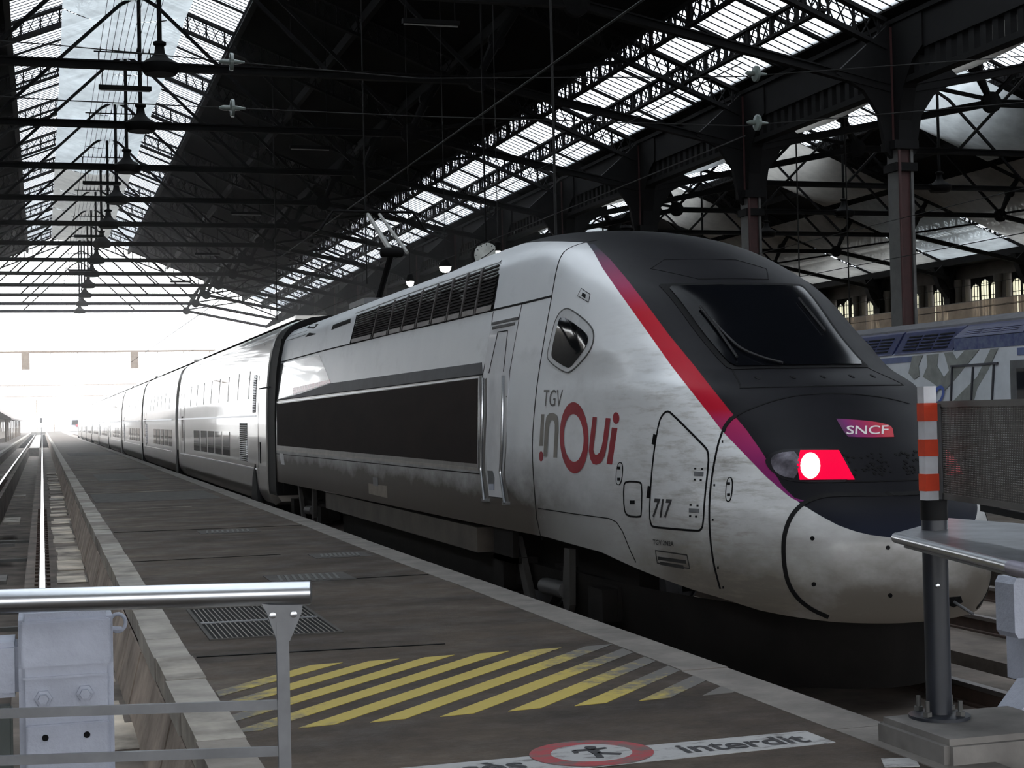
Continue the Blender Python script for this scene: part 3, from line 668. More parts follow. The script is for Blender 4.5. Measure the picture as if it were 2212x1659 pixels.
# hatch outline above the windscreen
seam_f([(-.62, 2.96), (-.34, 2.83), (.34, 2.83), (.5, 2.96), (.28, 3.06), (-.42, 3.06)], .008, closed=True).build('hatch_seam', SEAM, PC)
# wipers
WP_ = mat('wiper', (.03, .03, .032), .4, .3)
def wiper(px, name='wiper'):
    P = hit(dens(px, 6)); N = nrm(P); return MB().tube([tuple(p) for p in P + N * .04], .011, 6).build(name, WP_, PC, True)
wa = wiper(smoothpx([(1690, 794), (1640, 780), (1600, 762), (1580, 745), (1545, 708), (1540, 700)], 2))
wiper([(1512, 670), (1530, 692), (1552, 722), (1570, 748), (1592, 780)], 'wiper_blade'); MATS['wb'] = WP_
wiper([(1722, 652), (1778, 722)], 'wiper_blade')
# hood seam, bumper seam, join in the stripe
hoodseam = smoothpx([(1560, 931), (1582, 905), (1600, 893), (1640, 876), (1690, 860), (1740, 852), (1800, 850), (1860, 852), (1920, 860), (1965, 872)], 2)
seam(hoodseam, .012).build('hood_seam', SEAM, PC)
seam([(1562, 934), (1566, 922), (1578, 906), (1590, 898)], .035, .004).build('hood_seam', RUBBER, PC)
fs_ = smoothpx([(1560, 934), (1551, 960), (1541, 1010), (1534, 1060), (1532, 1110), (1534, 1160), (1541, 1215), (1552, 1258), (1556, 1272)], 1)
seam(fs_, .018).build('front_seam', SEAM, PC)
bsm = smoothpx([(1980, 1066), (1900, 1068), (1800, 1068), (1765, 1074), (1735, 1087), (1712, 1110), (1698, 1140), (1692, 1175), (1694, 1220), (1702, 1260), (1722, 1292), (1752, 1316), (1790, 1333)], 2)
PbL = hit(dens(bsm, 8)); ribbon(PbL, .034, .005).build('bumper_seam', RUBBER, PC); ribbon(mirror(PbL), .034, .005).build('bumper_seam', RUBBER, PC)
seam_f([(-.66, 1.135), (.66, 1.135)], .012).build('grille_seam', SEAM, PC)
for (u, v) in ((1755, 1163), (1758, 1262), (1918, 1183), (1923, 1286)):
    patch([(u + 5 * math.cos(a), v + 5 * math.sin(a)) for a in np.linspace(0, 2 * PI, 9)[:-1]], .003, 9).build('bumper_bolt', BLACK, PC)
random.seed(3); dm = MB()
for k in range(120):
    x = random.uniform(-.34, .34); zc_ = random.uniform(1.175, 1.335)
    if abs(x) < .05: continue
    fpatch([(x + .013 * math.cos(a), zc_ + .010 * math.sin(a)) for a in (0, 1.6, 3.1, 4.7)], .003, .05, dm)
tag(dm.build('vent_holes', BLACK, PC), kind='stuff')
# ---- lamps (both sides)
REDGLOW = mat('lit red lens', (.05, .0, .003), .6, 0, .1, 8, spec=.05, emit=((1, .0, .055), .95)); LAMPON = mat('lit tail lamp', (1, .9, .8), .3, 0, 0, 4, emit=((1, .55, .38), 9))
LAMPDIM = mat('off axis tail lamp', (.3, .02, .03), .3, 0, 0, 4, emit=((1, .08, .10), 2.2)); CLEAR = mat('lamp reflector', (.13, .12, .145), .3, .4, .6, 16, spec=.3); LRIM = mat('lamp rim', (.005, .004, .007), .5, spec=.2)  # LAMPDIM: weaker off-axis look of the right lamp put into its emission
rim = smoothpx([(1653, 992), (1668, 977), (1700, 970), (1815, 969), (1853, 1041), (1740, 1043), (1695, 1038), (1668, 1020), (1655, 1004)], 1, True)
red = [(1729, 974), (1812, 974), (1846, 1036), (1728, 1037), (1722, 1005)]
clr = smoothpx([(1664, 994), (1678, 980), (1728, 975), (1724, 1036), (1690, 1030), (1672, 1016)], 1, True)
disc = [(1751 + 21 * math.cos(a), 1008 + 27 * math.sin(a)) for a in np.linspace(0, 2 * PI, 25)[:-1]]
for sgn in (0, 1):
    def lam(poly, off, nm, m, par):
        v, f = cdt(poly, 9); P = hit(v)
        if sgn: P = mirror(P)
        return skin(MB(), P, f, off).build(nm, m, par, True)
    rm = lam(rim, .004, 'tail_lamp', LRIM, PC); lam(clr, .009, 'reflector', CLEAR, rm); lam(red, .009, 'red_lens', REDGLOW, rm); lam(disc, .016, 'lamp_disc', LAMPDIM if sgn else LAMPON, rm)
# ---- logo on the nose
def logomat():
    m, nt, p = newmat('nose logo'); g = nd(nt, 'ShaderNodeNewGeometry'); sx = nd(nt, 'ShaderNodeSeparateXYZ'); nt.links.new(g.outputs['Position'], sx.inputs[0])
    f = mth(nt, 'MULTIPLY', mth(nt, 'SUBTRACT', sx.outputs['X'], TX - .23), 2.2, 0, True)
    nt.links.new(ramp(nt, [(0, (.05, .03, .06)), (.15, (.17, .02, .14)), (.5, (.34, .02, .09)), (.75, (.48, .03, .05))], f).outputs[0], p.inputs['Base Color']); p.inputs['Roughness'].default_value = .4
    return m
lp = smoothpx([(1806, 905), (1830, 906), (1868, 909), (1900, 913), (1922, 919), (1928, 926)], 1) + [(1931, 944), (1880, 945), (1832, 944), (1822, 932)]
lg = patch(lp, .003, 10).build('logo_plate', logomat(), PC, True)
def decal(text, quad, m, name, par, off=.005, bold=0.0, shear=0.0):
    """lettering laid on the surface; quad = picture points bottom-left, bottom-right, top-left"""
    v, f, _ = textmesh(text, 1, bold, shear); bl_, br_, tl_ = (np.array(q, float) for q in quad); v = np.array(v)
    P = hit(bl_ + v[:, :1] * (br_ - bl_) + v[:, 1:] * (tl_ - bl_)); return MB().add(P + nrm(P) * off, f).build(name, m, par)
LETW = mat('white lettering', (.7, .66, .66), .5); LETK = mat('black lettering', (.015, .015, .016), .5); LETG = mat('grey lettering', (.11, .105, .10), .5)
LETT = mat('taupe lettering', (.19, .175, .155), .5); LETR = mat('dark red lettering', (.27, .018, .03), .45)
decal('SNCF', ((1828, 940), (1918, 939), (1829, 921)), LETW, 'lettering', lg, .007, .012)
# ---- lettering on the side
decal('TGV', ((1173, 878), (1214, 878), (1176, 842)), LETG, 'lettering', PC)
S = 700 / 2212
def zx(pts): return [(1000 + a * S, 550 + b * S) for a, b in pts]
def quadstrip(A_, B_, m, nm, off=.005):
    A_ = hit(A_); B_ = hit(B_); n = len(A_); return MB().add(np.concatenate([A_ + nrm(A_) * off, B_ + nrm(B_) * off]), [(i, i + 1, n + i + 1, n + i) for i in range(n - 1)]).build(nm, m, PC)
patch(zx([(537, 1090), (556, 1090), (548, 1306), (524, 1306)]), .005, 9).build('lettering', LETT, PC)
def ell(cx, cy, rx, ry, n=40, lean=0): return [(cx + rx * math.cos(a) - lean * ry * math.sin(a), cy + ry * math.sin(a)) for a in np.linspace(0, 2 * PI, n + 1)]
patch(zx(ell(535, 1377, 13, 34, 16)[:-1]), .005, 9).build('lettering', LETR, PC)
nO = [(552, 1378), (562, 1180), (572, 1110), (590, 1085), (618, 1080), (640, 1092), (653, 1125), (655, 1190), (644, 1386)]
nI = [(577, 1378), (588, 1190), (594, 1150), (602, 1132), (614, 1128), (624, 1135), (630, 1160), (630, 1200), (620, 1386)]
quadstrip(zx(nO), zx(nI), LETT, 'lettering')
quadstrip(zx(ell(762, 1250, 98, 243, 44, -.02)), zx(ell(759, 1252, 68, 163, 44, -.02)), LETR, 'lettering')
uO = [(889, 1108), (870, 1260), (862, 1340), (872, 1395), (890, 1428), (912, 1435), (945, 1420), (972, 1370), (988, 1290), (1010, 1117)]
uI = [(918, 1110), (902, 1260), (893, 1330), (897, 1352), (906, 1365), (918, 1366), (935, 1352), (950, 1310), (958, 1270), (978, 1115)]
quadstrip(zx(uO), zx(uI), LETR, 'lettering')
patch(zx([(1020, 1180), (1055, 1184), (1018, 1432), (984, 1428)]), .005, 9).build('lettering', LETR, PC)
patch(zx(ell(1047, 1116, 21, 40, 18)[:-1]), .005, 9).build('lettering', LETR, PC)
decal('717', ((1409, 1118), (1447, 1120), (1415, 1077)), LETK, 'lettering', PC, .005, .03)
decal('TGV 2N2A', ((1411, 1176), (1456, 1180), (1411, 1165)), LETK, 'lettering', PC, .004, .02)
seam([(1416, 1189), (1484, 1199), (1490, 1228), (1420, 1216)], .010, .003, True).build('notice_border', LETK, PC)
for k, (a, b) in enumerate((((1421, 1202), (1481, 1210)), ((1426, 1213), (1476, 1221)))): patch([a, b, (b[0] + 1, b[1] + 8), (a[0] + 1, a[1] - 6 + 13)], .003, 12).build('notice_line', LETK, PC)
# ---- cab window
FR = mat('window surround', (.52, .53, .54), .4)
outer = smoothpx([(1222, 664), (1240, 672), (1275, 700), (1285, 722), (1279, 752), (1262, 776), (1236, 802), (1222, 806), (1190, 784), (1182, 770), (1190, 735), (1202, 684)], 2, True)
inner = smoothpx([(1218, 684), (1240, 697), (1271, 722), (1272, 738), (1266, 752), (1248, 776), (1233, 795), (1225, 794), (1195, 776), (1192, 762), (1205, 705), (1211, 686)], 2, True)
cwf = patch(outer, .006, 12).build('cab_window', FR, PC, True); patch(inner, .010, 12).build('pane', SIDEGLASS, cwf, True)
seam(outer, .012, .008, True).build('gasket', GREYIRON, cwf)
v_, f_ = cdt(inner, 14); skin(MB(), mirror(hit(v_)), f_, .01).build('cab_window', WS, PC, True)
patch([(1256, 623), (1275, 636), (1272, 653), (1248, 639)], .003, 12).build('camera_plate', FR, PC); seam([(1256, 623), (1275, 636), (1272, 653), (1248, 639)], .006, .004, True).build('plate_edge', SEAM, PC)
patch([(1259, 632), (1266, 636), (1265, 645), (1257, 640)], .006, 9).build('camera_lens', BLACK, PC)
# ---- seams of the side
seam(smoothpx([(1160, 1125), (1156, 1080), (1151, 1010), (1150, 950), (1155, 880), (1163, 810), (1178, 720), (1192, 640), (1203, 578), (1214, 548), (1232, 534), (1262, 524), (1290, 519)], 1) , .016).build('cab_seam', SEAM, PC)
seam([(1160, 1120), (1166, 1150), (1170, 1166)], .012).build('cab_seam', SEAM, PC)
seam([(604, 783), (700, 757), (850, 720), (970, 693), (1060, 671), (1130, 655), (1191, 640)], .022).build('roof_seam', SEAM, PC)
seam([(1163, 1098), (1240, 1110), (1316, 1120), (1332, 1128), (1345, 1148), (1362, 1190), (1374, 1215)], .008).build('skirt_seam', SEAM, PC)
hatch = smoothpx([(1407, 1135), (1403, 1115), (1406, 1040), (1414, 965), (1424, 910), (1432, 895), (1441, 888), (1450, 892), (1520, 962), (1530, 975), (1531, 1000), (1522, 1080), (1519, 1135), (1514, 1145), (1505, 1147), (1425, 1140), (1412, 1138)], 1, True)
seam(hatch, .017, .003, True).build('nose_hatch_seam', SEAM, PC)
seam([(1416, 938), (1412, 960)], .03, .012).build('hinge', BLACK, PC); seam([(1404, 1050), (1401, 1076)], .03, .012).build('hinge', BLACK, PC)
for (u, v, a, b) in ((1510, 1024, 10, 5), (1500, 1103, 11, 5)):
    patch([(u - a, v - b), (u + a, v - b + 1), (u + a - 1, v + b), (u - a, v + b - 1)], .005, 12).build('latch', DARKSTEEL, PC)
    for du, dv in ((-8, -12), (7, -11), (-9, 12), (4, 13)): patch([(u + du - 2, v + dv - 2), (u + du + 2, v + dv - 2), (u + du + 2, v + dv + 2), (u + du - 2, v + dv + 2)], .003, 9).build('latch_bolt', BLACK, PC)
small = smoothpx([(1352, 1040), (1382, 1041), (1387, 1048), (1386, 1112), (1382, 1117), (1355, 1115), (1348, 1100), (1347, 1050)], 1, True)
seam(small, .016, .003, True).build('socket_flap_seam', SEAM, PC); patch([(1361, 1081), (1371, 1081), (1371, 1089), (1361, 1089)], .004, 9).build('flap_lock', BLACK, PC)
for (c, r) in (((1338, 1023), 24), ((1575, 1057), 26)):
    u, v = c; pl = smoothpx([(u - 4, v - r), (u + 9, v - r + 1), (u + 5, v + r), (u - 8, v + r)], 2, True)
    patch(pl, .004, 10).build('handle_recess', FR, PC); seam(pl, .008, .005, True).build('recess_edge', SEAM, PC)
    for s_ in (-12, 12): patch([(u - 3, v + s_ - 3), (u + 3, v + s_ - 3), (u + 3, v + s_ + 3), (u - 3, v + s_ + 3)], .008, 9).build('recess_bolt', BLACK, PC)
# rivets beside seams
rv = MB()
for px in (fs_,):
    for k in range(2, 15, 3):
        i = min(len(px) - 1, int(k * len(px) / 15)); u, v = px[i]; patch([(u + 6, v - 2), (u + 9, v - 2), (u + 9, v + 3), (u + 6, v + 3)], .003, 9, rv)
tag(rv.build('rivets', BLACK, PC), kind='stuff')
# ---- driver's door with its two grab rails
S3 = 200 / 614
def z3(pts): return [(1000 + a * S3, 640 + b * S3) for a, b in pts]
dr = patch(z3([(190, 190), (372, 150), (340, 330), (310, 500), (296, 760), (285, 1000), (268, 1180), (272, 1336), (175, 1326), (160, 1180), (162, 800), (160, 520), (148, 440)]), .004, 12).build('door', mat('door paint', (.58, .59, .61), .35, 0, .12, 3, coat=.2), PC, True)
for pl in ([(202, 105), (190, 190), (150, 430), (128, 540)], [(392, 50), (372, 150), (340, 330), (312, 495), (306, 560)], [(175, 1326), (272, 1338)]): seam(z3(pl), .012).build('door_seam', SEAM, dr)
for pl in ([(195, 184), (372, 146)], [(200, 212), (348, 182)]): seam(z3(pl), .028, .012).build('rain_strip', GREYIRON, dr)
seam(z3([(175, 510), (235, 238), (300, 228), (272, 500)]), .010, .008).build('door_panel_seam', SEAM, dr)
patch(z3([(165, 1155), (200, 1158), (212, 1200), (210, 1285), (178, 1285)]), .008, 9).build('lock_recess', DARKSTEEL, dr); patch(z3([(178, 1245), (208, 1245), (210, 1285), (180, 1285)]), .012, 9).build('lock_handle', WHITEPAINT, dr)
for pl in ([(153, 545), (150, 800), (142, 1000), (140, 1150), (162, 1350)], [(287, 530), (286, 750), (280, 1000), (270, 1170), (298, 1370)]):
    seam(z3(pl), .075, .003).build('rail_recess', mat('recess grey', (.12, .115, .11), .5), PC)
    P = hit(dens(z3(pl), 8)); MB().tube([tuple(p) for p in P + nrm(P) * .035], .017, 8).build('grab_rail', STEEL, PC, True)
    u, v = z3([pl[-1]])[0]; patch([(u - 7, v - 3), (u + 5, v - 3), (u + 5, v + 4), (u - 7, v + 4)], .03, 12).build('rail_foot', STEEL, PC)
# ---- dark machinery panel, bands, louvres
PANEL = mat('brown black panel', (.016, .010, .009), .75, 0, .35, 3, stretch=(1, .3, 1), spec=.15)
patch([(595, 866), (1040, 811), (1038, 1014), (597, 970)], .006, 26).build('panel_frame', mat('panel frame', (.24, .23, .215), .3, .5), PC); pn = patch([(599, 873), (1034, 818), (1033, 1002), (600, 962)], .014, 26).build('side_panel', PANEL, PC)
seam([(598, 870), (1037, 815)], .016, .016).build('panel_trim', STEEL, PC); seam([(598, 971), (1036, 1014)], .03, .014).build('panel_trim', mat('trim strip', (.32, .30, .27), .3, .6), PC); seam([(597, 980), (1040, 1024)], .012, .004).build('panel_trim', SEAM, PC)
seam([(1036.5, 815), (1034.5, 1010)], .02, .016).build('panel_trim', STEEL, PC)
SILV = mat('silver livery', (.34, .34, .345), .16, .55, .1, 2, coat=.5)
patch([(606, 786), (690, 767), (700, 790), (714, 827), (597, 863), (598, 850)], .003, 16).build('livery_band', SILV, PC)
patch([(632, 838), (712, 820), (714, 827), (633, 852)], .005, 14).build('livery_band', mat('faded pink band', (.34, .16, .18), .25, .2), PC)
patch([(714, 828), (1041, 783), (1043, 809), (597, 864), (650, 850)], .004, 18).build('livery_band', mat('slate band', (.040, .043, .052), .5, 0, .3, 3, spec=.25), PC)
seam([(597, 865), (1044, 809)], .014, .006).build('panel_seam', SEAM, PC)
# louvred roof flank: nine bays
gt = [(772, 681), (1083, 569)]; gb_ = [(757, 742), (1066, 671)]
def gl(t, s): return (gt[0][0] + (gt[1][0] - gt[0][0]) * t + s * (gb_[0][0] - gt[0][0] + t * ((gb_[1][0] - gb_[0][0]) - (gt[1][0] - gt[0][0]))), gt[0][1] + (gt[1][1] - gt[0][1]) * t + s * (gb_[0][1] - gt[0][1] + t * ((gb_[1][1] - gb_[0][1]) - (gt[1][1] - gt[0][1]))))
patch([gl(0, 0), gl(1, 0), gl(1, .97), gl(0, .97)], .002, 24).build('louvre_backing', BLACK, PC)
cuts = [0, .155, .265, .36, .46, .565, .675, .775, .875, 1.0]; LV = mat('louvre', (.016, .012, .012), .8, spec=.2)
for a, b in zip(cuts, cuts[1:]):
    mb = MB()
    for k in range(11): seam([gl(a + .008, .05 + .075 * k), gl(b - .008, .05 + .075 * k)], .018, .016, False, mb, 40)
    tag(mb.build('louvre_slats', LV, PC), kind='stuff')
for a in cuts[1:-1]: seam([gl(a, 0), gl(a, 1)], .05, .02).build('louvre_post', mat('louvre post', (.05, .042, .042), .5), PC)
for a, b in zip(cuts, cuts[1:]): seam([gl(a + .01, .93), gl(b - .01, .93)], .06, .018).build('louvre_sill', mat('louvre sill', (.22, .2, .19), .5), PC)
seam([gl(0, 0), gl(0, 1)], .02, .012).build('panel_seam', SEAM, PC)
patch([(716, 713), (735, 705), (757, 697), (758, 688), (720, 702)], .004, 14).build('roof_slot', BLACK, PC); patch([(660, 728), (664, 708), (672, 700), (688, 700), (682, 722)], .004, 14).build('roof_slot', BLACK, PC)
for k in range(3): seam([(622 + 3 * k, 735 - 8 * k), (662 + 2 * k, 722 - 8 * k)], .012, .006).build('roof_rib', STEEL, PC)
# roof edge rail and raised roof hump seen above the louvres
seam([(770, 676), (900, 628), (1083, 565)], .03, .012).build('roof_edge', FR, PC)
# ---- small things low on the side
patch([(806, 1031), (816, 1032), (817, 1050), (807, 1049)], .006, 9).build('socket_box', DARKSTEEL, PC); patch([(796, 1044), (836, 1050), (837, 1076), (797, 1066)], .003, 14).build('plate', mat('grimy plate', (.20, .17, .14), .6), PC)
patch([(604, 979), (612, 980), (615, 1004), (608, 1003)], .005, 12).build('plate', FR, PC)
# ---- underneath: valance, equipment skirt, bogies
UND = mat('underframe', (.008, .007, .0065), .8, 0, .4, 3, spec=.15)
mb = MB(); zv = np.linspace(-.38, .2, 6); dv = np.concatenate([np.linspace(0, 2.0, 30) ** 2]); rows = []
for z in zv:
    Y = 9.98 + .10 * (1 - (z + .42) / .62) + dv; k = np.interp(np.sqrt(np.clip(Y - Y[0], 0, 4.2)), _SD, _KL); rows.append(np.stack([TX - (1.17 + .06 * (z + .42)) * k, Y, np.full_like(Y, z)], -1))
Gv = np.array(rows); n1, n2 = Gv.shape[:2]
for P in (Gv, mirror(Gv)):
    mb.add(P.reshape(-1, 3), [(i * n2 + j, i * n2 + j + 1, (i + 1) * n2 + j + 1, (i + 1) * n2 + j) for i in range(n1 - 1) for j in range(n2 - 1)])
mb.build('front_valance', UND, PC, True)
MB().box(TX - 1.36, TX + 1.36, 16.4, 25.9, .17, .44).build('equipment_skirt', mat('grimy skirt', (.06, .05, .041), .7, 0, .4, 2), PC)
MB().box(TX - 1.1, TX + 1.1, 16.6, 25.7, -.3, .2).build('battery_box', UND, PC)
MB().box(TX - 1.0, TX + 1.0, 12.5, 31.0, .1, .5).build('underframe_beam', UND, PC)
for yb in (14.3, 28.4):
    bg_ = MB().box(TX - 1.16, TX - .98, yb - 1.7, yb + 1.7, -.1, .16).box(TX + .98, TX + 1.16, yb - 1.7, yb + 1.7, -.1, .16).box(TX - 1.1, TX + 1.1, yb - .2, yb + .2, -.1, .2).build('bogie', UND, PC)
    for yw in (yb - 1.5, yb + 1.5):
        for s in (-1, 1):
            MB().lathe((TX + s * .75, yw, .07), [(.2, -.07), (.45, -.06), (.45, .05), (.48, .055), (.48, .075), (.2, .08)], 24, 'x').build('wheel', DARKSTEEL, bg_, True)
            MB().box(TX + s * 1.2 - .1, TX + s * 1.2 + .1, yw - .18, yw + .18, -.14, .14).build('axle_box', UND, bg_)
    MB().tube([(TX - 1.24, yb - .55, .02), (TX - 1.24, yb + .1, .0)], .08, 10).build('damper', mat('damper', (.05, .05, .05), .6), bg_, True)
    MB().prism([(TX - 1.27, yb - .75, .42), (TX - 1.27, yb - .6, .42), (TX - 1.27, yb - .5, -.05), (TX - 1.27, yb - .62, -.25), (TX - 1.27, yb - .72, -.1)], (.06, 0, 0)).build('hanger', mat('hanger', (.035, .033, .031), .7), bg_)
    MB().prism([(TX - 1.27, yb + .9, .42), (TX - 1.27, yb + 1.05, .42), (TX - 1.27, yb + .7, -.15), (TX - 1.27, yb + .45, -.2)], (.06, 0, 0)).build('hanger', mat('hanger', (.035, .033, .031), .7), bg_)
MB().box(TX - 1.36, TX - 1.1, 15.05, 15.75, .16, .22).box(TX - 1.36, TX - 1.3, 15.05, 15.75, .16, .5).build('step', UND, PC)
# ---- roof gear: hump, pantograph, horn
b0 = onX(818, 645, TX - .1); b1 = onX(846, 545, TX); b2 = onX(806, 463, TX)
PG = MB().box(TX - .5, TX + .5, b0[1] - .7, b0[1] + .7, 3.66, 3.76).build('pantograph', DARKSTEEL, PC)
MB().tube([b0, b1], .055, 8).build('lower_arm', IRON, PG, True)
MB().lathe(b1, [(.07, -.2), (.09, -.17), (.09, .17), (.07, .2)], 10, 'x').build('knuckle', IRON, PG, True)
MB().tube([b1 + (0, 0, 0), b2 + np.array((-.1, 0, 0))], [.05, .035], 8).tube([b1 + np.array((.28, 0, 0)), b2 + np.array((.12, 0, 0))], .03, 8).build('upper_arm', mat('pale arm', (.33, .33, .31), .5), PG, True)
MB().tube([b2 + np.array((-1.0, 0, -.3)), b2 + np.array((-.75, 0, .05)), b2 + np.array((.75, 0, .05)), b2 + np.array((1.0, 0, -.3))], .03, 6).build('head', IRON, PG, True)
hp = hit([(1353, 503)])[0]; MB().lathe((TX, hp[1] + .6, 3.45), [(.09, 0), (.08, .05), (.04, .07), (.04, .13), (.07, .15), (.06, .18)], 10).build('roof_antenna', BLACK, PC, True)

patch([(2048, 1290), (2075, 1288), (2079, 1300), (2060, 1312), (2046, 1306)], .004, 12).build('coupler_notch', BLACK, PC)
cp_ = hit([(2060, 1300)])[0]; MB().tube([tuple(cp_), (cp_[0] + .05, cp_[1] - .16, cp_[2] - .07)], .012, 8).build('coupler_hook', DARKSTEEL, PC, True)
# ================================================================ the coaches behind the power car
CSZ = [-.10, .05, .25, .6, 1.6, 2.0, 2.6, 3.1, 3.4, 3.58, 3.70, 3.78, 3.82]
CSH = [1.28, 1.38, 1.44, 1.45, 1.45, 1.44, 1.40, 1.32, 1.22, 1.06, .82, .5, 0]
_cz = np.linspace(-.1, 3.82, 60); _ch = pchip(CSZ, CSH, _cz)
def chw(z): return float(np.interp(z, _cz, _ch))
def coachmat():
    m, nt, p = newmat('silver coach paint')
    c = mixc(nt, noise(nt, 1.5, (1, .5, 1), 3), (.72, .69, .65), (.84, .81, .77))
    g = nd(nt, 'ShaderNodeNewGeometry'); sx = nd(nt, 'ShaderNodeSeparateXYZ'); nt.links.new(g.outputs['Position'], sx.inputs[0])
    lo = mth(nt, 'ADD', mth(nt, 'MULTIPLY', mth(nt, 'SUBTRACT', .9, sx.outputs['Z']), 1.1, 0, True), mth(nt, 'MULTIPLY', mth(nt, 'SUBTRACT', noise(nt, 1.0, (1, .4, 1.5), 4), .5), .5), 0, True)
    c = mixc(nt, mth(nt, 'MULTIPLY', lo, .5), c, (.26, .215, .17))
    nt.links.new(c, p.inputs['Base Color']); p.inputs['Metallic'].default_value = .6; p.inputs['Roughness'].default_value = .3
    p.inputs['Coat Weight'].default_value = .8; p.inputs['Coat Roughness'].default_value = .05
    b = nd(nt, 'ShaderNodeBump'); b.inputs['Strength'].default_value = .05; b.inputs['Distance'].default_value = .03
    nt.links.new(noise(nt, 1.3, (1, .5, 1.2), 2), b.inputs['Height']); nt.links.new(b.outputs[0], p.inputs['Coat Normal']); nt.links.new(b.outputs[0], p.inputs['Normal'])
    return m
COACH = coachmat(); CGLASS = mat('coach glass', (.02, .022, .026), .03, 0, .1, 2, spec=.9)
def coach(y0, y1, label, first=False):
    t = thing('coach', (TX, y0, -.45), label, 'train coach', 'double deck coaches of the silver train')
    prof = [(-h, z) for z, h in zip(_cz, _ch)] + [(h, z) for z, h in reversed(list(zip(_cz, _ch)))][1:]
    mb = MB(); n = len(prof); ys = [y0 + .05, y0 + .35, y0 + .36, y0 + .9, y1 - .9, y1 - .36, y1 - .35, y1 - .05]; sc = [.93, 1, 1, 1, 1, 1, 1, .93]; S7_ = len(ys) - 1
    for yy, s in zip(ys, sc): mb.add([(TX + x * s, yy, (z - 1.8) * (s + (1 - s) * .4) + 1.8) for x, z in prof], [])
    mb.f += [(i * n + k, i * n + k + 1, (i + 1) * n + k + 1, (i + 1) * n + k) for i in range(S7_) for k in range(n - 1)] + [(i * n + n - 1, i * n, (i + 1) * n, (i + 1) * n + n - 1) for i in range(S7_)] + [tuple(range(n)), tuple(S7_ * n + k for k in range(n))]
    mb.build('body', COACH, t, True, 30)
    def side(ya, yb, za, zb, m, nm, off=.012, par=t, both=True):
        k = MB(); zs = np.linspace(za, zb, 5)
        for s in (-1, 1) if both else (-1,):
            P = [(TX + s * (chw(z) + off), y, z) for z in zs for y in (ya, yb)]; Q = [(TX + s * (chw(z) - .02), y, z) for z in zs for y in (ya, yb)]; L = len(P)
            k.add(P + Q, [(2 * i, 2 * i + 1, 2 * i + 3, 2 * i + 2) for i in range(4)] + [(2 * i, 2 * i + 2, L + 2 * i + 2, L + 2 * i) for i in range(4)] + [(2 * i + 1, 2 * i + 3, L + 2 * i + 3, L + 2 * i + 1) for i in range(4)] + [(0, 1, L + 1, L), (8, 9, L + 9, L + 8)])
            o = k.build(nm, m, par); k = MB()
        return o
    wins = [(38.9, 40.35), (40.75, 42.25), (42.6, 44.1), (44.5, 46.1), (46.6, 48.3)] if first else [(y0 + a, y0 + a + 1.5) for a in (1.9, 3.9, 5.9, 7.9, 9.9)]
    for a, b in wins: side(a, b, .80, 1.40, CGLASS, 'lower_window')
    for a in np.arange(y0 + 3.2, y1 - 3.5, 2.05): side(a, a + 1.55, 2.15, 2.78, CGLASS, 'upper_window')
    side(y0 + 1.9, y1 - .4, 1.74, 1.785, STEEL, 'belt_trim', .016)
    # door and its seams near the rear end, louvres
    dy = y1 - 2.6
    d = side(dy, dy + 1.25, .1, 2.05, COACH, 'door', .006); side(dy - .05, dy, .1, 2.6, BLACK, 'door_seam', .008, d); side(dy + 1.25, dy + 1.3, .1, 2.6, BLACK, 'door_seam', .008, d)
    side(dy + .3, dy + .95, 1.05, 1.85, CGLASS, 'door_window', .01, d)
    la, lb, l0, l1 = (35.45, 36.78, .74, 1.62) if first else (y0 + 15.6, y0 + 16.6, .74, 1.62)
    lv = side(la, lb, l0, l1, BLACK, 'louvre', .006, t, False); sl = MB()
    for z in np.linspace(l0 + .03, l1 - .03, 19): sl.bar((TX - chw(z) - .012, la, z), (TX - chw(z) - .012, lb, z), .02, .022)
    tag(sl.build('louvre_slats', STEEL, lv), kind='stuff')
    if first:
        lv = side(33.95, 34.45, 1.84, 2.66, BLACK, 'louvre', .006, t, False); sl = MB()
        for z in np.linspace(1.87, 2.63, 22): sl.bar((TX - chw(z) - .012, 33.95, z), (TX - chw(z) - .012, 34.45, z), .02, .018)
        tag(sl.build('louvre_slats', STEEL, lv), kind='stuff')
        side(33.55, 33.6, .5, 3.3, BLACK, 'panel_seam', .004); side(31.9, 33.55, 2.33, 2.36, BLACK, 'panel_seam', .004)
        side(33.2, 33.32, .75, 1.2, BLACK, 'lamp_recess', .01)
    side(y0 + 2.0, y1 - 1, .60, .63, STEEL if first else COACH, 'sill_trim', .014)
    MB().box(TX - .95, TX + .95, y0 + .3, y1 - .3, -.35, .0).build('underframe', UND, t)
    for yb in ((y0 + 2.2, y1 + .22) if first else (y1 + .22,)):
        bg_ = MB().box(TX - 1.30, TX - 1.05, yb - 1.75, yb + 1.75, -.15, .2).box(TX + 1.05, TX + 1.30, yb - 1.75, yb + 1.75, -.15, .2).box(TX - 1.2, TX + 1.2, yb - .25, yb + .25, -.2, .1).build('bogie', UND, t)
        for yw in (yb - 1.4, yb + 1.4):
            for s in (-1, 1): MB().lathe((TX + s * .75, yw, .03), [(.2, -.07), (.45, -.06), (.45, .06), (.2, .08)], 18, 'x').build('wheel', DARKSTEEL, bg_, True)
        MB().prism([(TX - 1.47, yb - .55, -.1), (TX - 1.47, yb + .55, -.1), (TX - 1.47, yb + .3, .42), (TX - 1.47, yb - .12, .72), (TX - 1.47, yb - .3, .42)], (.2, 0, 0)).build('bogie_cover', RUBBER, bg_)
    MB().box(TX - 1.12, TX + 1.12, y1 - .06, y1 + .5, .2, 3.4).build('gangway', RUBBER, t)
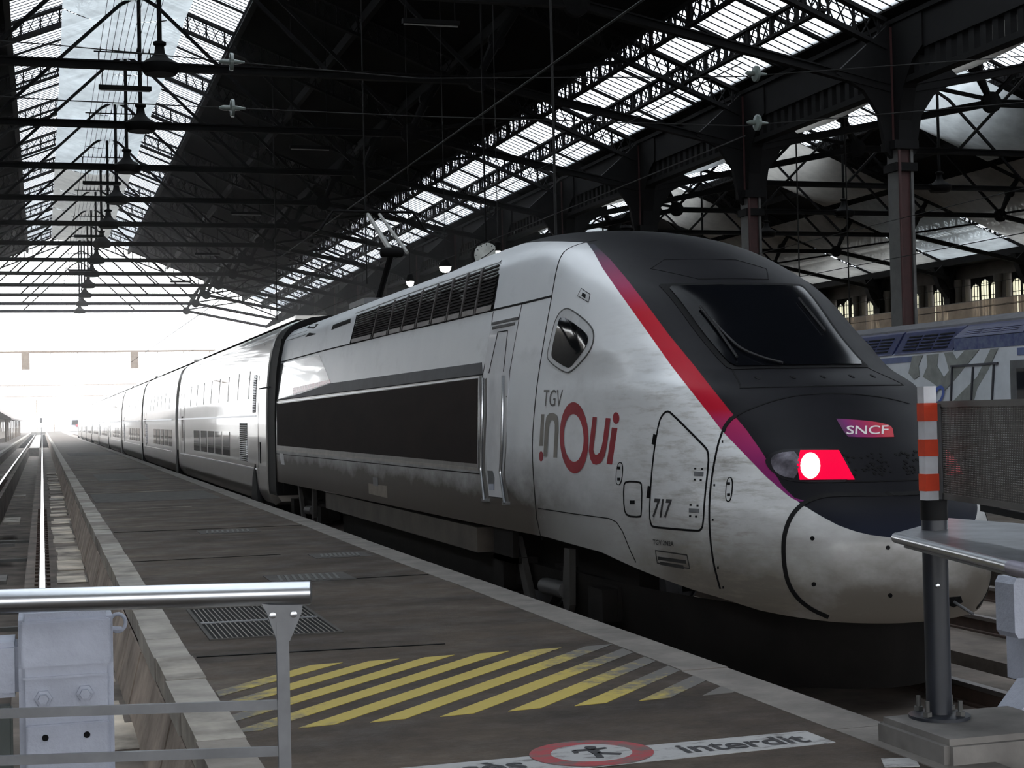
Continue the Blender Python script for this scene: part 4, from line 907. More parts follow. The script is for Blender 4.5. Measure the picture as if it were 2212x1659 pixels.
    if first:
        gm = MB(); pr_ = [(TX + x * .985, z - .02) for x, z in prof if z > .12]; gm.prism([(x, YR + .02, z) for x, z in pr_], (0, y0 + .34 - YR, 0)); gm.build('gangway_bellows', RUBBER, t)
    if first: MB().box(TX - 1.0, TX + 1.0, YR, y0 + .1, 3.2, 3.45).build('gangway_hood', RUBBER, t); MB().box(TX - 1.27, TX + 1.27, YR, y0 + .08, .2, 3.3).build('gangway', RUBBER, t)
    MB().box(TX - .75, TX + .75, y0 + .6, y1 - .6, 3.78, 3.86).build('roof_walkway', COACH, t)
    return t
coach(32.0, 54.35, 'silver double deck coach coupled right behind the power car', True)
ck = coach(54.85, 73.75, 'silver double deck coach, second behind the power car')
for k in range(1, 8): copy_tree(ck, (0, 19.4 * k, 0), 'silver double deck coach, %s behind the power car' % ORD[k + 1])
# a second train far down the line
FT = thing('distant_train', (9.2, 470, -.6), 'far off train end with red and black front beyond the platform', 'train')
MB().prism([(7.9, 470, -.2), (10.6, 470, -.2), (10.6, 470, 2.6), (10.2, 470, 3.5), (8.3, 470, 3.5), (7.9, 470, 2.6)], (0, 60, 0)).build('body', WHITEPAINT, FT)
MB().prism([(8.2, 469.8, 1.5), (10.3, 469.8, 1.5), (10.1, 469.8, 2.9), (8.4, 469.8, 2.9)], (0, .4, 0)).build('windscreen', BLACK, FT)
MB().box(9.4, 10.4, 469.7, 470.1, .9, 1.7).build('red_panel', LETR, FT)

# ================================================================ the blue and grey train on the right
RT = thing('regional_train', (21.45, 30, -.45), 'grey train with blue louvred roof standing behind the nose, at the right', 'train')
RG = mat('pale grey train paint', (.64, .68, .73), .35, 0, .12, 2, coat=.3); RB = mat('blue train paint', (.020, .027, .092), .4, 0, .25, 3); RBP = mat('pale blue paint', (.10, .14, .29), .4); RGG = mat('grey green shape', (.23, .245, .235), .4)
RY0, RY1 = 15.0, 47.0
MB().prism([(20.0, RY0, -.3), (20.0, RY0, 2.92), (20.12, RY0, 3.0), (22.78, RY0, 3.0), (22.9, RY0, 2.92), (22.9, RY0, -.3)], (0, RY1 - RY0, 0)).build('body', RG, RT)
MB().prism([(20.1, RY0, 3.0), (20.45, RY0, 3.55), (21.0, RY0, 3.72), (21.9, RY0, 3.72), (22.45, RY0, 3.55), (22.8, RY0, 3.0)], (0, RY1 - RY0, 0)).build('roof', mat('dusty roof', (.09, .09, .10), .7), RT)
def roofmod(ya, yb, z0):
    P = [(19.97, z0), (20.0, z0 + .03), (20.32, 3.45), (20.42, 3.5), (20.46, 3.42), (20.1, z0)]
    m = MB().prism([(x, ya, z) for x, z in P], (0, yb - ya, 0)).build('roof_module', RB, RT)
    nx = 3; L = (yb - ya - .5) / nx; zs = np.linspace(z0 + .08, 3.40, 6 if z0 < 3 else 4)
    for i in range(nx):
        for a, b in zip(zs, zs[1:]):
            xa = 19.985 + (a - z0 - .03) * .32 / (3.42 - z0); xb = 19.985 + (b - .045 - z0 - .03) * .32 / (3.42 - z0)
            MB().prism([(xa, ya + .25 + i * L + .05, a), (xb, ya + .25 + i * L + .05, b - .045), (xb + .05, ya + .25 + i * L + .05, b - .045), (xa + .05, ya + .25 + i * L + .05, a)], (0, L - .1, 0)).build('vent_slot', BLACK, m)
roofmod(31.05, 33.6, 2.92); roofmod(33.7, 36.2, 2.92); roofmod(28.35, 30.98, 3.19); roofmod(25.6, 28.25, 3.19)
MB().box(19.985, 20.05, 25.6, 30.98, 2.91, 3.18).build('blue_band', mat('worn blue band', (.030, .045, .16), .5, 0, .5, 6, col2=(.12, .15, .24)), RT)
MB().box(19.985, 20.05, 32.7, 36, 2.72, 2.86).build('pale_blue_band', RBP, RT)
MB().box(19.985, 20.05, 25.6, 28.6, 2.70, 2.86).build('pale_blue_band', RBP, RT)
def rpoly(px, m, nm, off=.012): P = [onX(u, v, 20.0) for u, v in px]; return MB().prism([(19.995 - off, p[1], p[2]) for p in P], (.03, 0, 0)).build(nm, m, RT)
S7 = 432 / 2212
def z7(pts): return [(1780 + a * S7, 560 + b * S7) for a, b in pts]
rpoly(z7([(985, 1070), (1100, 1060), (1050, 1180), (1060, 1290), (1000, 1330), (940, 1260)]), RGG, 'grey_shape')
rpoly(z7([(1140, 1055), (1270, 1045), (1255, 1180), (1335, 1320), (1280, 1420), (1180, 1350), (1100, 1300), (1150, 1180)]), RGG, 'grey_shape', .013)
rpoly(z7([(1335, 1035), (1420, 1025), (1470, 1110), (1560, 1010), (1720, 1000), (1560, 1200), (1440, 1350), (1330, 1460), (1260, 1400), (1390, 1230)]), RGG, 'grey_shape', .014)
rpoly(z7([(1850, 990), (1930, 985), (1820, 1230), (1700, 1430), (1660, 1585), (1420, 1585), (1560, 1440), (1700, 1300)]), RGG, 'grey_shape', .015)
eo_ = [(1265 + 62 * math.cos(a) - 25 * math.sin(a), 1500 + 105 * math.sin(a)) for a in np.linspace(0, 2 * PI, 25)]; ei_ = [(1265 + 34 * math.cos(a) - 22 * math.sin(a), 1505 + 72 * math.sin(a)) for a in np.linspace(0, 2 * PI, 25)]
A_ = [onX(u, v, 19.97) for u, v in z7(eo_)]; B_ = [onX(u, v, 19.97) for u, v in z7(ei_)]
MB().add(A_ + B_, [(i, i + 1, 26 + i, 25 + i) for i in range(24)]).build('blue_ring', mat('bright blue paint', (.05, .11, .42), .4), RT)
dl_ = mat('door line', (.04, .042, .055), .5)
dd_ = rpoly(z7([(1420, 1190), (1900, 1160), (1880, 1900), (1380, 1900)]), mat('grey door paint', (.62, .66, .70), .35, 0, .12, 2), 'door', .008)
for a, b in (((1420, 1185), (1390, 1900)), ((1650, 1190), (1610, 1900)), ((1880, 1165), (1840, 1900)), ((1405, 1185), (1920, 1150))):
    p, q = [onX(u, v, 19.97) for u, v in z7([a, b])]; MB().bar(p, q, .04, .05).build('door_edge', dl_, dd_)
wn = MB().box(19.97, 20.03, 26.9, 28.85, 1.0, 2.6).build('window', mat('window frame grey', (.10, .105, .11), .4), RT); MB().box(19.955, 20.0, 27.05, 28.6, 1.1, 2.42).build('pane', CGLASS, wn)
for a in (33.6, 36.3, 39.0): w2 = MB().box(19.97, 20.03, a + .8, a + 2.6, 1.0, 2.3).build('window', MATS['window frame grey'], RT); MB().box(19.955, 20.0, a + .95, a + 2.45, 1.1, 2.2).build('pane', CGLASS, w2)
MB().box(20.1, 22.8, RY0 + .5, RY1 - .5, -.36, -.2).build('underframe', UND, RT)
for yb in (19, 43):
    for yw in (yb - 1.1, yb + 1.1):
        for s in (-1, 1): MB().lathe((21.45 + s * .75, yw, .02), [(.2, -.07), (.44, -.06), (.44, .06), (.2, .08)], 16, 'x').build('wheel', DARKSTEEL, RT, True)
for i, (u, v) in enumerate(((2085, 862), (2117, 861))):
    p = onX(u, v, 18.6)
    b = thing('bollard_lamp', (p[0], p[1], 0), 'small round amber lamp on a post by the grey train, %s of the two' % ('left' if i == 0 else 'right'), 'lamp', 'amber lamps by the grey train')
    MB().lathe((p[0], p[1], 0), [(.09, 0), (.05, .06), (.04, .1), (.04, 1.55)], 10).build('post', DARKSTEEL, b, True)
    MB().lathe((p[0], p[1], 1.55), [(.08, 0), (.15, .03), (.16, .14), (.13, .19), (.05, .2)], 14).build('lens', mat('amber lens', (.16, .04, .012), .3), b, True)

# ================================================================ markings on the platform
def painted(name, col, wear=.5, scale=14):
    m, nt, p = newmat(name)
    f = ramp(nt, [(wear - .08, (0, 0, 0)), (wear + .08, (1, 1, 1))], noise(nt, scale, (.5, 1.2, 1), 6, .75)).outputs[0]
    nt.links.new(mixc(nt, f, mixc(nt, noise(nt, 6), tuple(c * .8 for c in col), col), (.095, .09, .085)), p.inputs['Base Color']); p.inputs['Roughness'].default_value = .65
    return m
def yellowpaint():
    m, nt, p = newmat('yellow road paint'); g = nd(nt, 'ShaderNodeNewGeometry'); sx = nd(nt, 'ShaderNodeSeparateXYZ'); nt.links.new(g.outputs['Position'], sx.inputs[0])
    ed = mth(nt, 'MAXIMUM', mth(nt, 'MULTIPLY', mth(nt, 'SUBTRACT', sx.outputs['X'], 2.75), .9, 0, True), mth(nt, 'MULTIPLY', mth(nt, 'SUBTRACT', 1.75, sx.outputs['X']), 1.1, 0, True))
    f = mth(nt, 'ADD', ed, mth(nt, 'MULTIPLY', mth(nt, 'SUBTRACT', noise(nt, 7, (1, 1, 1), 7, .75), .5), 1.9)); f = ramp(nt, [(.36, (0, 0, 0)), (.80, (1, 1, 1))], f).outputs[0]
    nt.links.new(mixc(nt, f, mixc(nt, noise(nt, 5), (.38, .29, .05), (.48, .375, .075)), (.105, .098, .09)), p.inputs['Base Color']); p.inputs['Roughness'].default_value = .65
    return m
YPAINT = yellowpaint(); WPAINT = painted('white road paint', (.40, .40, .40), .60, 11); RPAINT = painted('red road paint', (.36, .03, .04), .53, 7); KPAINT = painted('black road paint', (.018, .018, .022), .70, 30)
hz = thing('hatched_marking', (2.4, 9.45, 0), 'yellow diagonal hatching painted across the platform', 'floor marking')
def clipx(poly, xm, keep):
    out = []
    for (a, b) in zip(poly, poly[1:] + poly[:1]):
        ina = (a[0] >= xm) == keep; inb = (b[0] >= xm) == keep
        if ina: out.append(a)
        if ina != inb: t = (xm - a[0]) / (b[0] - a[0]); out.append((xm, a[1] + t * (b[1] - a[1])))
    return out
for k in range(-4, 8):
    x0 = 1.30 + .395 * k; pl = [(x0, 8.40), (x0 + .20, 8.42), (x0 + 2.22, 10.52), (x0 + 2.0, 10.5)]
    for (a, b, m) in ((1.0, 3.9, YPAINT),):
        q = clipx(clipx(pl, a, True), b, False)
        if len(q) > 2: MB().prism([(x, y, .001) for x, y in q], (0, 0, .003)).build('stripe', m, hz)
fm = thing('no_access_marking', (2.5, 7.1, 0), 'worn white strip lettered acces interdit with red ring, painted on the platform', 'floor marking')
MB().prism([(.95, 6.86, .001), (3.756, 6.967, .001), (3.75, 7.274, .001), (.95, 7.24, .001)], (0, 0, .003)).build('white_strip', WPAINT, fm)
cx_, cy_ = 2.55, 7.2
def ringpts(r, n=40, z=.005): return [(cx_ + r * 1.06 * math.cos(a), cy_ + r * math.sin(a), z) for a in np.linspace(0, 2 * PI, n + 1)]
MB().prism(ringpts(.19)[:-1], (0, 0, .002)).build('disc', WPAINT, fm)
ro, ri = ringpts(.29, z=.0065), ringpts(.185, z=.0065); MB().add(ro + ri, [(i, i + 1, 42 + i, 41 + i) for i in range(40)]).build('ring', RPAINT, fm)
fig = MB(); Zp = .009
for a, b, w_ in (((-.07, .06), (.02, .055), .028), ((-.07, .06), (-.075, .01), .022), ((.02, .055), (.02, -.03), .05), ((.02, .05), (.10, .065), .022), ((.02, -.03), (.12, -.09), .03), ((.015, -.03), (-.0, -.13), .034)):
    fig.bar((cx_ + a[0], cy_ + a[1], Zp), (cx_ + b[0], cy_ + b[1], Zp), w_, .004)
fig.prism([(cx_ + .03 + .03 * math.cos(t), cy_ + .10 + .03 * math.sin(t), Zp - .002) for t in np.linspace(0, 2 * PI, 13)[:-1]], (0, 0, .004))
tag(fig.build('walking_figure', KPAINT, fm), kind='stuff')
for tx, xa, xb in (('interdit', 2.98, 3.66), ('acc\u00e8s', 1.62, 2.17)):
    v, f, _ = textmesh(tx, 1, .02); zt_ = .0062
    MB().add([(xa + (xb - xa) * a, 7.015 + (.19 if tx == 'interdit' else .19) * b + .01 * (xa - 2.9), zt_) for a, b in v], f).build('lettering', KPAINT, fm)
MB().prism([(3.70, 6.40, .001), (3.86, 6.36, .001), (3.93, 6.52, .001), (3.78, 6.57, .001)], (0, 0, .003)).build('paint_mark', WPAINT, plat)
# drain grating
gx0, gx1, gy0, gy1 = 1.225, 2.19, 12.02, 14.0
gr = thing('drain_grating', (1.7, 13, 0), 'rectangular steel drain grating set in the platform', 'grating')
MB().box(gx0, gx1, gy0, gy1, .0012, .004).build('shaft_shade_sheet', BLACK, gr)  # flat black sheet painting in the shade of the shaft, no opening below
MB().box(gx0 - .03, gx1 + .03, gy0 - .03, gy0, 0, .012).box(gx0 - .03, gx1 + .03, gy1, gy1 + .03, 0, .012).box(gx0 - .03, gx0, gy0, gy1, 0, .012).box(gx1, gx1 + .03, gy0, gy1, 0, .012).build('frame', mat('rusty frame', (.06, .055, .05), .8), gr)
MB().box(gx0, gx1, 12.98, 13.04, .004, .012).build('cross_bar', DARKSTEEL, gr)
bar_ = MB().box(gx0 + .03, gx0 + .038, gy0, gy1, .004, .0075).build('bar', mat('grating bar', (.22, .20, .175), .5, .4, .2, 6), gr)
for k in range(1, 24): dupe(bar_, (.0395 * k, 0, 0))
# manhole covers further on
for i, (u0, u1, v0, v1) in enumerate(((570, 740, 1236, 1262), (665, 830, 1190, 1208), (420, 550, 1142, 1155))):
    a = onZ(u0, v1, 0); b = onZ(u1, v0, 0); x0, x1, y0_, y1_ = a[0] + .1, min(b[0], 3.8), a[1], max(b[1], a[1] + .5)
    mh = thing('inspection_cover', ((x0 + x1) / 2, (y0_ + y1_) / 2, 0), 'dark ribbed inspection cover in the platform, %s from the camera' % ORD[i], 'cover', 'inspection covers')
    MB().box(x0, x1, y0_, y1_, 0, .006).build('plate', ASPH2, mh); rb = MB()
    for k in range(9): rb.bar((x0 + .1 + (x1 - x0 - .2) * k / 9, y0_ + .1, .008), (x0 + .15 + (x1 - x0 - .2) * k / 9, y1_ - .1, .008), .03, .008)
    tag(rb.build('ribs', GREYIRON, mh), kind='stuff')

# ================================================================ foreground: railing, buffer stops, barrier post
ry = 5.5
rl = thing('handrail_barrier', (.76, ry, 0), 'steel barrier with round top rail at the head of the empty track, lower left', 'railing')
pa, pb = onZ(672, 1280, 1.05), onZ(0, 1299, 1.05); dirv = (pb - pa) / np.linalg.norm(pb - pa); pl_ = pa + dirv * 3.4
MB().tube([pa, pa + dirv * .004, pl_], [.040, .042, .042], 24).build('top_rail', STEEL, rl, True)
p0 = pa + dirv * .105; px_, py_ = p0[0], p0[1]
MB().box(px_ - .022, px_ + .022, py_ - .012, py_ + .012, 0, .95).box(px_ - .07, px_ + .07, py_ - .06, py_ + .06, 0, .012).build('post', DARKSTEEL, rl)
MB().prism([(px_ - .075, py_ - .010, 1.02), (px_ + .075, py_ - .010, 1.02), (px_ + .07, py_ - .010, .98), (px_ + .025, py_ - .010, .88), (px_ - .02, py_ - .010, .88), (px_ - .055, py_ - .010, .985)], (0, .02, 0)).build('gusset', DARKSTEEL, rl)
for s in (-.035, .04): MB().lathe((px_ + s, py_ - .012, .975), [(.006, -.006), (.012, -.004), (.012, 0)], 10, 'y').build('bolt', STEEL, rl, True)
for z in (.655, .49, .325, .16):
    MB().bar((px_, py_, z), (px_ + dirv[0] * 3.2, py_ + dirv[1] * 3.2, z), .016, .034).build('lower_rail', DARKSTEEL, rl)
MB().box(px_ + dirv[0] * 3.1 - .03, px_ + dirv[0] * 3.1 + .03, py_ + dirv[1] * 3.1 - .03, py_ + dirv[1] * 3.1 + .03, 0, 1.02).build('post', DARKSTEEL, rl)
# buffer stop of the left track
by = 6.5
bs = thing('buffer_stop', (-.75, by, -.62), 'white painted concrete buffer stop behind the steel railing, lower left', 'buffer stop')
def bevbox(x0, x1, y0, y1, z0, z1, b=.03):
    bm = bmesh.new(); bmesh.ops.create_cube(bm, size=1)
    for v in bm.verts: v.co = ((x0 + x1) / 2 + v.co.x * (x1 - x0), (y0 + y1) / 2 + v.co.y * (y1 - y0), (z0 + z1) / 2 + v.co.z * (z1 - z0))
    bmesh.ops.bevel(bm, geom=list(bm.edges), offset=b, segments=2, affect='EDGES'); bm.verts.ensure_lookup_table()
    mb = MB().add([tuple(v.co) for v in bm.verts], [tuple(v.index for v in f.verts) for f in bm.faces]); bm.free(); return mb
for xo in (0, -1.66):
    po = bevbox(-.105 + xo, .262 + xo, by, by + .42, -.62, .915, .025).build('post', WHITEPAINT, bs, True)
    bevbox(-.095 + xo, .252 + xo, by - .012, by + .02, .70, .885, .006).build('cap_plate', WHITEPAINT, po)
    MB().box(-.09 + xo, .24 + xo, by - .008, by, .655, .665).build('ledge', WHITEPAINT, po)
    for x in (-.012 + xo, .148 + xo):
        MB().lathe((x, by, .578 + .01 * (x > 0)), [(.0, -.03), (.020, -.03), (.022, -.012), (.034, -.010), (.036, 0)], 6, 'y').build('bolt', WHITEPAINT, po)
        MB().lathe((x + .005, by - .021, .425), [(.0, -.003), (.013, -.003), (.013, 0)], 14, 'y').build('bolt_hole', BLACK, po)
    bevbox(-.08 + xo, .24 + xo, by - .02, by + .02, .255, .475, .006).build('base_plate', WHITEPAINT, po)
bevbox(-1.5, -.10, by + .05, by + .33, .58, .80, .02).build('cross_beam', WHITEPAINT, bs)
MB().lathe((-.33, by - .02, .52), [(.05, .0), (.05, .35), (.0, .35)], 16, 'y').build('buffer_stem', DARKSTEEL, bs, True); bevbox(-.62, -.13, by - .02, by + .06, .27, .56, .01).build('buffer_plate', mat('green black rubber', (.035, .045, .042), .5), bs)
rg = MB(); rg.tube([(.285 + .032 * math.cos(a), by + .1, .85 + .036 * math.sin(a)) for a in np.linspace(-2.6, 2.6, 14)], .008, 8); rg.build('lifting_ring', WHITEPAINT, bs, True)
MB().tube([(.26, by + .1, .825), (.30, by + .1, .822)], .012, 8).build('ring_pin', WHITEPAINT, bs, True)
MB().tube([(.24, by - .02, .24), (.30, by - .02, .245), (.36, by - .02, .22), (.40, by - .02, .14), (.42, by - .02, -.62)], .028, 10).build('drain_pipe', WHITEPAINT, bs, True)
sp = tag(MB().prism([(.725, 6.05, -.28), (.725, 6.62, -.28), (.725, 6.62, -.02), (.725, 6.05, -.02)], (.008, 0, 0)).build('wall_sign', mat('mottled white enamel', (.42, .42, .46), .5, 0, .35, 9)), 'small mottled white plate fixed on the pit wall below the coping', 'sign')
tag(MB().box(.715, .724, 5.98, 6.05, -.28, -.03).build('marker_strip', mat('red enamel', (.5, .03, .02), .4)), 'narrow red strip beside the white plate on the pit wall', 'marker')
# buffer stop of the train's track
b2_ = thing('buffer_stop', (5.9, 7.2, -.58), 'white painted buffer stop in front of the train nose, lower right edge', 'buffer stop')
for xo in (0, 1.55):
    MB().prism([(4.97 + xo, 7.2, .44), (4.99 + xo, 7.2, .41), (5.35 + xo, 7.2, .41), (5.35 + xo, 7.2, .74), (4.99 + xo, 7.2, .735), (4.968 + xo, 7.2, .70)], (0, .17, 0)).build('buffer_head', WHITEPAINT, b2_)
    MB().prism([(4.90 + xo, 7.15, -.03), (5.08 + xo, 7.15, .17), (5.4 + xo, 7.15, .17), (5.4 + xo, 7.15, -.58), (4.90 + xo, 7.15, -.58)], (0, .2, 0)).build('foot', WHITEPAINT, b2_)
    MB().box(5.12 + xo, 5.35 + xo, 7.2, 7.5, .15, .42).build('post', WHITEPAINT, b2_)
MB().box(5.2, 6.5, 7.25, 7.45, .45, .70).build('cross_beam', WHITEPAINT, b2_)
# post with striped tape and mesh, steel plate, plinth
qx, qy = 4.245, 6.80
pln = st(bevbox(3.97, 4.75, 6.30, 6.95, -.6, .12, .03).build('plinth', CONC, None, True))
ps = thing('striped_post', (qx, qy, .12), 'dark round post with orange and white taped top on a concrete plinth', 'post')
PBL = mat('blue black paint', (.014, .017, .025), .4, 0, .25, 6)
MB().lathe((qx, qy, 0), [(.062, .13), (.062, 1.19)], 24).build('pole', PBL, ps, True)
MB().lathe((qx, qy, 0), [(.15, .12), (.15, .135), (.13, .142), (.06, .142)], 24).build('base_plate', PBL, ps, True)
for a in np.linspace(.5, .5 + 2 * PI, 5)[:-1]:
    MB().tube([(qx + .115 * math.cos(a), qy + .115 * math.sin(a), .13), (qx + .115 * math.cos(a), qy + .115 * math.sin(a), .215)], .011, 6).lathe((qx + .115 * math.cos(a), qy + .115 * math.sin(a), .14), [(.024, 0), (.024, .022)], 6).build('anchor_bolt', GREYIRON, ps)
MB().lathe((qx, qy, 0), [(.066, 1.10), (.066, 1.20), (.0, 1.20)], 24).build('collar', RUBBER, ps, True)
MB().box(qx - .058, qx + .012, qy - .03, qy + .03, 1.20, 1.765).build('square_tube', mat('white tape', (.55, .56, .60), .5), ps)
OR = mat('orange tape', (.62, .055, .018), .4)
zs_ = [1.765, 1.682, 1.592, 1.502, 1.418, 1.33, 1.245, 1.2]
for i in (1, 3, 5): MB().box(qx - .061, qx + .015, qy - .033, qy + .033, zs_[i + 1], zs_[i]).build('orange_band', OR, ps)
MB().lathe((qx - .03, qy - .058, .78), [(.0, -.012), (.010, -.010), (.012, 0)], 10, 'y').build('bolt', STEEL, ps)
ms = thing('mesh_panel', (4.2, 6.3, 1.2), 'fine slotted metal screen beside the striped post, in front of the tail lamp', 'screen')
ma = np.array((4.325, 6.86)); mb2 = np.array((4.02, 5.50)); dv_ = (mb2 - ma); Lm = np.linalg.norm(dv_); dv_ /= Lm
MG = mat('grey mesh steel', (.075, .070, .066), .5, .4, .15, 8); MT = 1.675; MBt = 1.215
def mp(t, z): q = ma + dv_ * t; return (q[0], q[1], z)
for a, b, w_ in ((mp(0, MT), mp(Lm, MT), .03), (mp(0, MBt), mp(Lm, MBt), .03)): MB().bar(a, b, .014, w_).build('frame_bar', MG, ms)
for t in (.012, Lm): MB().bar(mp(t, MBt), mp(t, MT), .014, .028, up=(1, 0, 0)).build('frame_bar', MG, ms)
sl = MB(); n = 40
for k in range(n): z = MBt + .02 + (MT - MBt - .04) * k / (n - 1); sl.bar(mp(0, z), mp(Lm, z), .003, .0086, caps=False)
for k in range(70): sl.bar(mp(.03 + (Lm - .06) * k / 69, MBt), mp(.03 + (Lm - .06) * k / 69, MT), .0035, .0045, up=(1, 0, 0), caps=False)
tag(sl.build('slotted_sheet', MG, ms), kind='stuff')
MB().bar(mp(.55, MBt - .03), mp(Lm, MBt - .045), .02, .03).build('lower_bar', BLACK, ms)
for t in (.03,): MB().bar(mp(t, .98), mp(t, MT), .03, .03, up=(1, 0, 0)).build('support', DARKSTEEL, ms)
sf = thing('steel_ledge', (4.2, 6.3, 1.05), 'wide brushed steel leaning ledge with rounded edge in front of the striped post', 'ledge')
fl, fr_, blk, brk = onZ(1932, 1152, 1.05), onZ(2180, 1212, 1.05), onZ(2050, 1119, 1.05), onZ(2300, 1138, 1.05)
fr2 = fl + (fr_ - fl) * 1.5
MB().prism([tuple(fl), tuple(fr2), (fr2[0] + .9, fr2[1] + .3, 1.05), tuple(brk), tuple(blk)], (0, 0, -.028)).build('plate', mat('worn steel plate', (.34, .355, .38), .32, .9, .35, 7), sf)
MB().tube([tuple(fl + np.array((.01, 0, -.022))), tuple(fr_ + np.array((.01, 0, -.022)))], .026, 14).build('rounded_edge', STEEL, sf, True)
MB().tube([tuple(fr_ + np.array((.01, 0, -.025))), tuple(fr2 + np.array((.01, 0, -.025)))], .030, 14).build('end_joint', mat('lilac grey steel', (.33, .31, .38), .4, .5), sf, True)
MB().bar(tuple(fl + np.array((.06, -.02, -.055))), tuple(fr_ + np.array((.06, 0, -.055))), .04, .03).build('under_rail', DARKSTEEL, sf)
bq = fl + (fr2 - fl) * .9; MB().box(bq[0] + .1, bq[0] + .16, bq[1], bq[1] + .06, 0, 1.03).build('leg', DARKSTEEL, sf)
lq = np.array((qx + .12, qy + .02)); MB().box(qx + .02, qx + .2, qy - .03, qy + .03, 1.0, 1.035).build('bracket', DARKSTEEL, sf)

# ================================================================ wires, lamps, clock
WIRE = mat('wire', (.02, .02, .02), .7, spec=.2); INS = mat('insulator glass', (.16, .19, .175), .15, 0, .2, 4)
cw_ = thing('contact_wire', (TX, 90, 5.7), 'overhead contact wire above the silver train', 'wire'); zc1 = onX(900, 350, TX)[2]
MB().tube([(TX - .05, 8, zc1), (TX, 60, zc1), (TX - .1, 170, zc1), (TX, 370, zc1)], .014, 6).build('wire', WIRE, cw_)
for x_, lb_ in ((9.6, 'over the empty track behind the silver train'), (21.45, 'over the blue and grey train'), (36.0, 'far over the right hall tracks'), (44.0, 'furthest right, before the windows')):
    c_ = thing('contact_wire', (x_, 60, 5.7), 'thin overhead wire ' + lb_, 'wire', 'overhead wires of the other tracks'); MB().tube([(x_, 20, 5.55), (x_, 165, 5.55)], .012, 5).build('wire', WIRE, c_); MB().tube([(x_, 20, 6.6), (x_, 95, 6.35), (x_, 165, 6.6)], .010, 5).build('messenger', WIRE, c_)
for i, (zl, zm, zr_) in enumerate(((8.75, 8.42, 8.85), (7.72, 7.66, 7.80))):
    s = thing('span_wire', (7, 30, zm), '%s of the two thin cross wires strung over the tracks with disc insulators' % ('upper' if i == 0 else 'lower'), 'wire', 'cross wires')
    MB().tube([(-8, 30, zl + .25), (.4, 30, zl), (3.6, 30, (zl + zm) / 2), (7.3, 30, zm), (14.3, 30, zr_ - .1), (23.5, 30, zr_ + .9)], .012, 6).build('wire', WIRE, s)
    for x, zz_ in ((3.6, (zl + zm) / 2), (14.7, zr_ - .02)):
        ins = MB().lathe((x, 30, zz_), [(.02, -.25), (.05, -.18), (.05, -.05), (.17, -.03), (.17, .03), (.05, .05), (.02, .25)], 14, 'x').build('insulator', INS, s, True)
bw = thing('wire_bundle', (2.6, 60, EZ + .5), 'bundle of thin wires running along under the ridge over the tie beams', 'wires')
for k in range(9): MB().tube([(1.95 + .19 * k, 30, EZ + .42)] + [(1.95 + .19 * k, 40.55 + BAY * (q + .5), EZ + .38 if q % 1 else EZ + .42) for q in range(12)] + [(1.95 + .19 * k, YEND, EZ + .42)], .009, 5).build('wire', WIRE, bw)
rk = MB().bar((1.75, TY[0], EZ + .30), (3.7, TY[0], EZ + .30), .04, .04).bar((1.9, TY[0], EZ), (1.9, TY[0], EZ + .3), .04, .04).bar((3.5, TY[0], EZ), (3.5, TY[0], EZ + .3), .04, .04)
for k in range(9): rk.bar((1.95 + .19 * k, TY[0], EZ + .3), (1.95 + .19 * k, TY[0], EZ + .44), .03, .03)
rk = rk.build('wire_rack', IRON, bw)
for k in range(1, 12): dupe(rk, (0, BAY * k, 0))
def tube_light(x, y, z, label, top):
    t = thing('tube_light', (x, y, z), label, 'lamp', 'unlit tube lights under the tie beams')
    MB().box(x - .82, x + .82, y - .09, y + .09, z - .05, z + .08).build('housing', IRON, t)
    MB().tube([(x - .78, y, z - .07), (x + .78, y, z - .07)], .025, 8).build('tube', mat('unlit tube', (.30, .30, .29), .4), t, True)
    for s in (-.7, .7): MB().bar((x + s, y, z + .08), (x + s, y, top), .025).build('hanger', IRON, t)
    return t
for i in range(5): tube_light(10.6, 42 + 20.5 * i, 12.7, 'unlit tube light hanging below the dark roof, %s from the camera' % ORD[i], zr(6.8) + .3)
for i in range(4): tube_light(2.7, TY[1 + 2 * i], 12.35, 'unlit tube light hanging below the ridge glazing, %s from the camera' % ORD[i], EZ - .2)
for i, (u, y, z0, z1) in enumerate(((1195, 36, 3.0, 15.6), (785, 55, 6.5, 17.0), (590, 75, 6.5, 17), (1718, 56, 5.5, 15), (1824, 60, 5.0, 15))):
    x = onY(u, 250, y)[0]; z1 = (zr(x - XM) if x < XC else zr(x - XR)) + .05; tag(MB().tube([(x, y, z0), (x, y, z1)], .035 if i == 0 else .03, 6).build('hanging_pipe', WIRE), ('thin vertical pipe hanging from the dark roof, %s from the camera' % ORD[i]) if i < 3 else 'thin vertical pipe hanging in the right hall, %s' % ('left one' if i == 3 else 'right one'), 'pipe', 'hanging pipes')
GLOW = mat('lit lamp', (1, 1, 1), .5, 0, 0, 4, emit=((1, .97, .90), 22))
for i, (u, v) in enumerate(((962, 580), (886, 611), (1076, 546))):
    p = onX(u, v, 13.0); t = thing('hanging_lamp', p, 'bright lit lamp hanging beyond the train roof, %s' % ('largest, in the middle', 'furthest left', 'small one at the right')[i], 'lamp', 'lit lamps beyond the train')
    r = (.20, .14, .07)[i]
    MB().lathe(p, [(.03, .35), (.1, .3), (r * 1.1, .12), (r * 1.15, .06), (r, .05)], 14).build('shade', IRON, t, True); MB().lathe(p, [(r, .05), (r * .9, -.05), (r * .5, -.12), (.0, -.14)], 14).build('bulb', GLOW, t, True)
    MB().bar((p[0], p[1], p[2] + .35), (p[0], p[1], zr(9.2) + .02), .02).build('cord', WIRE, t)
p = onX(1050, 552, 13.0); ck_ = thing('station_clock', p, 'round pale clock face just above the train roof', 'clock')
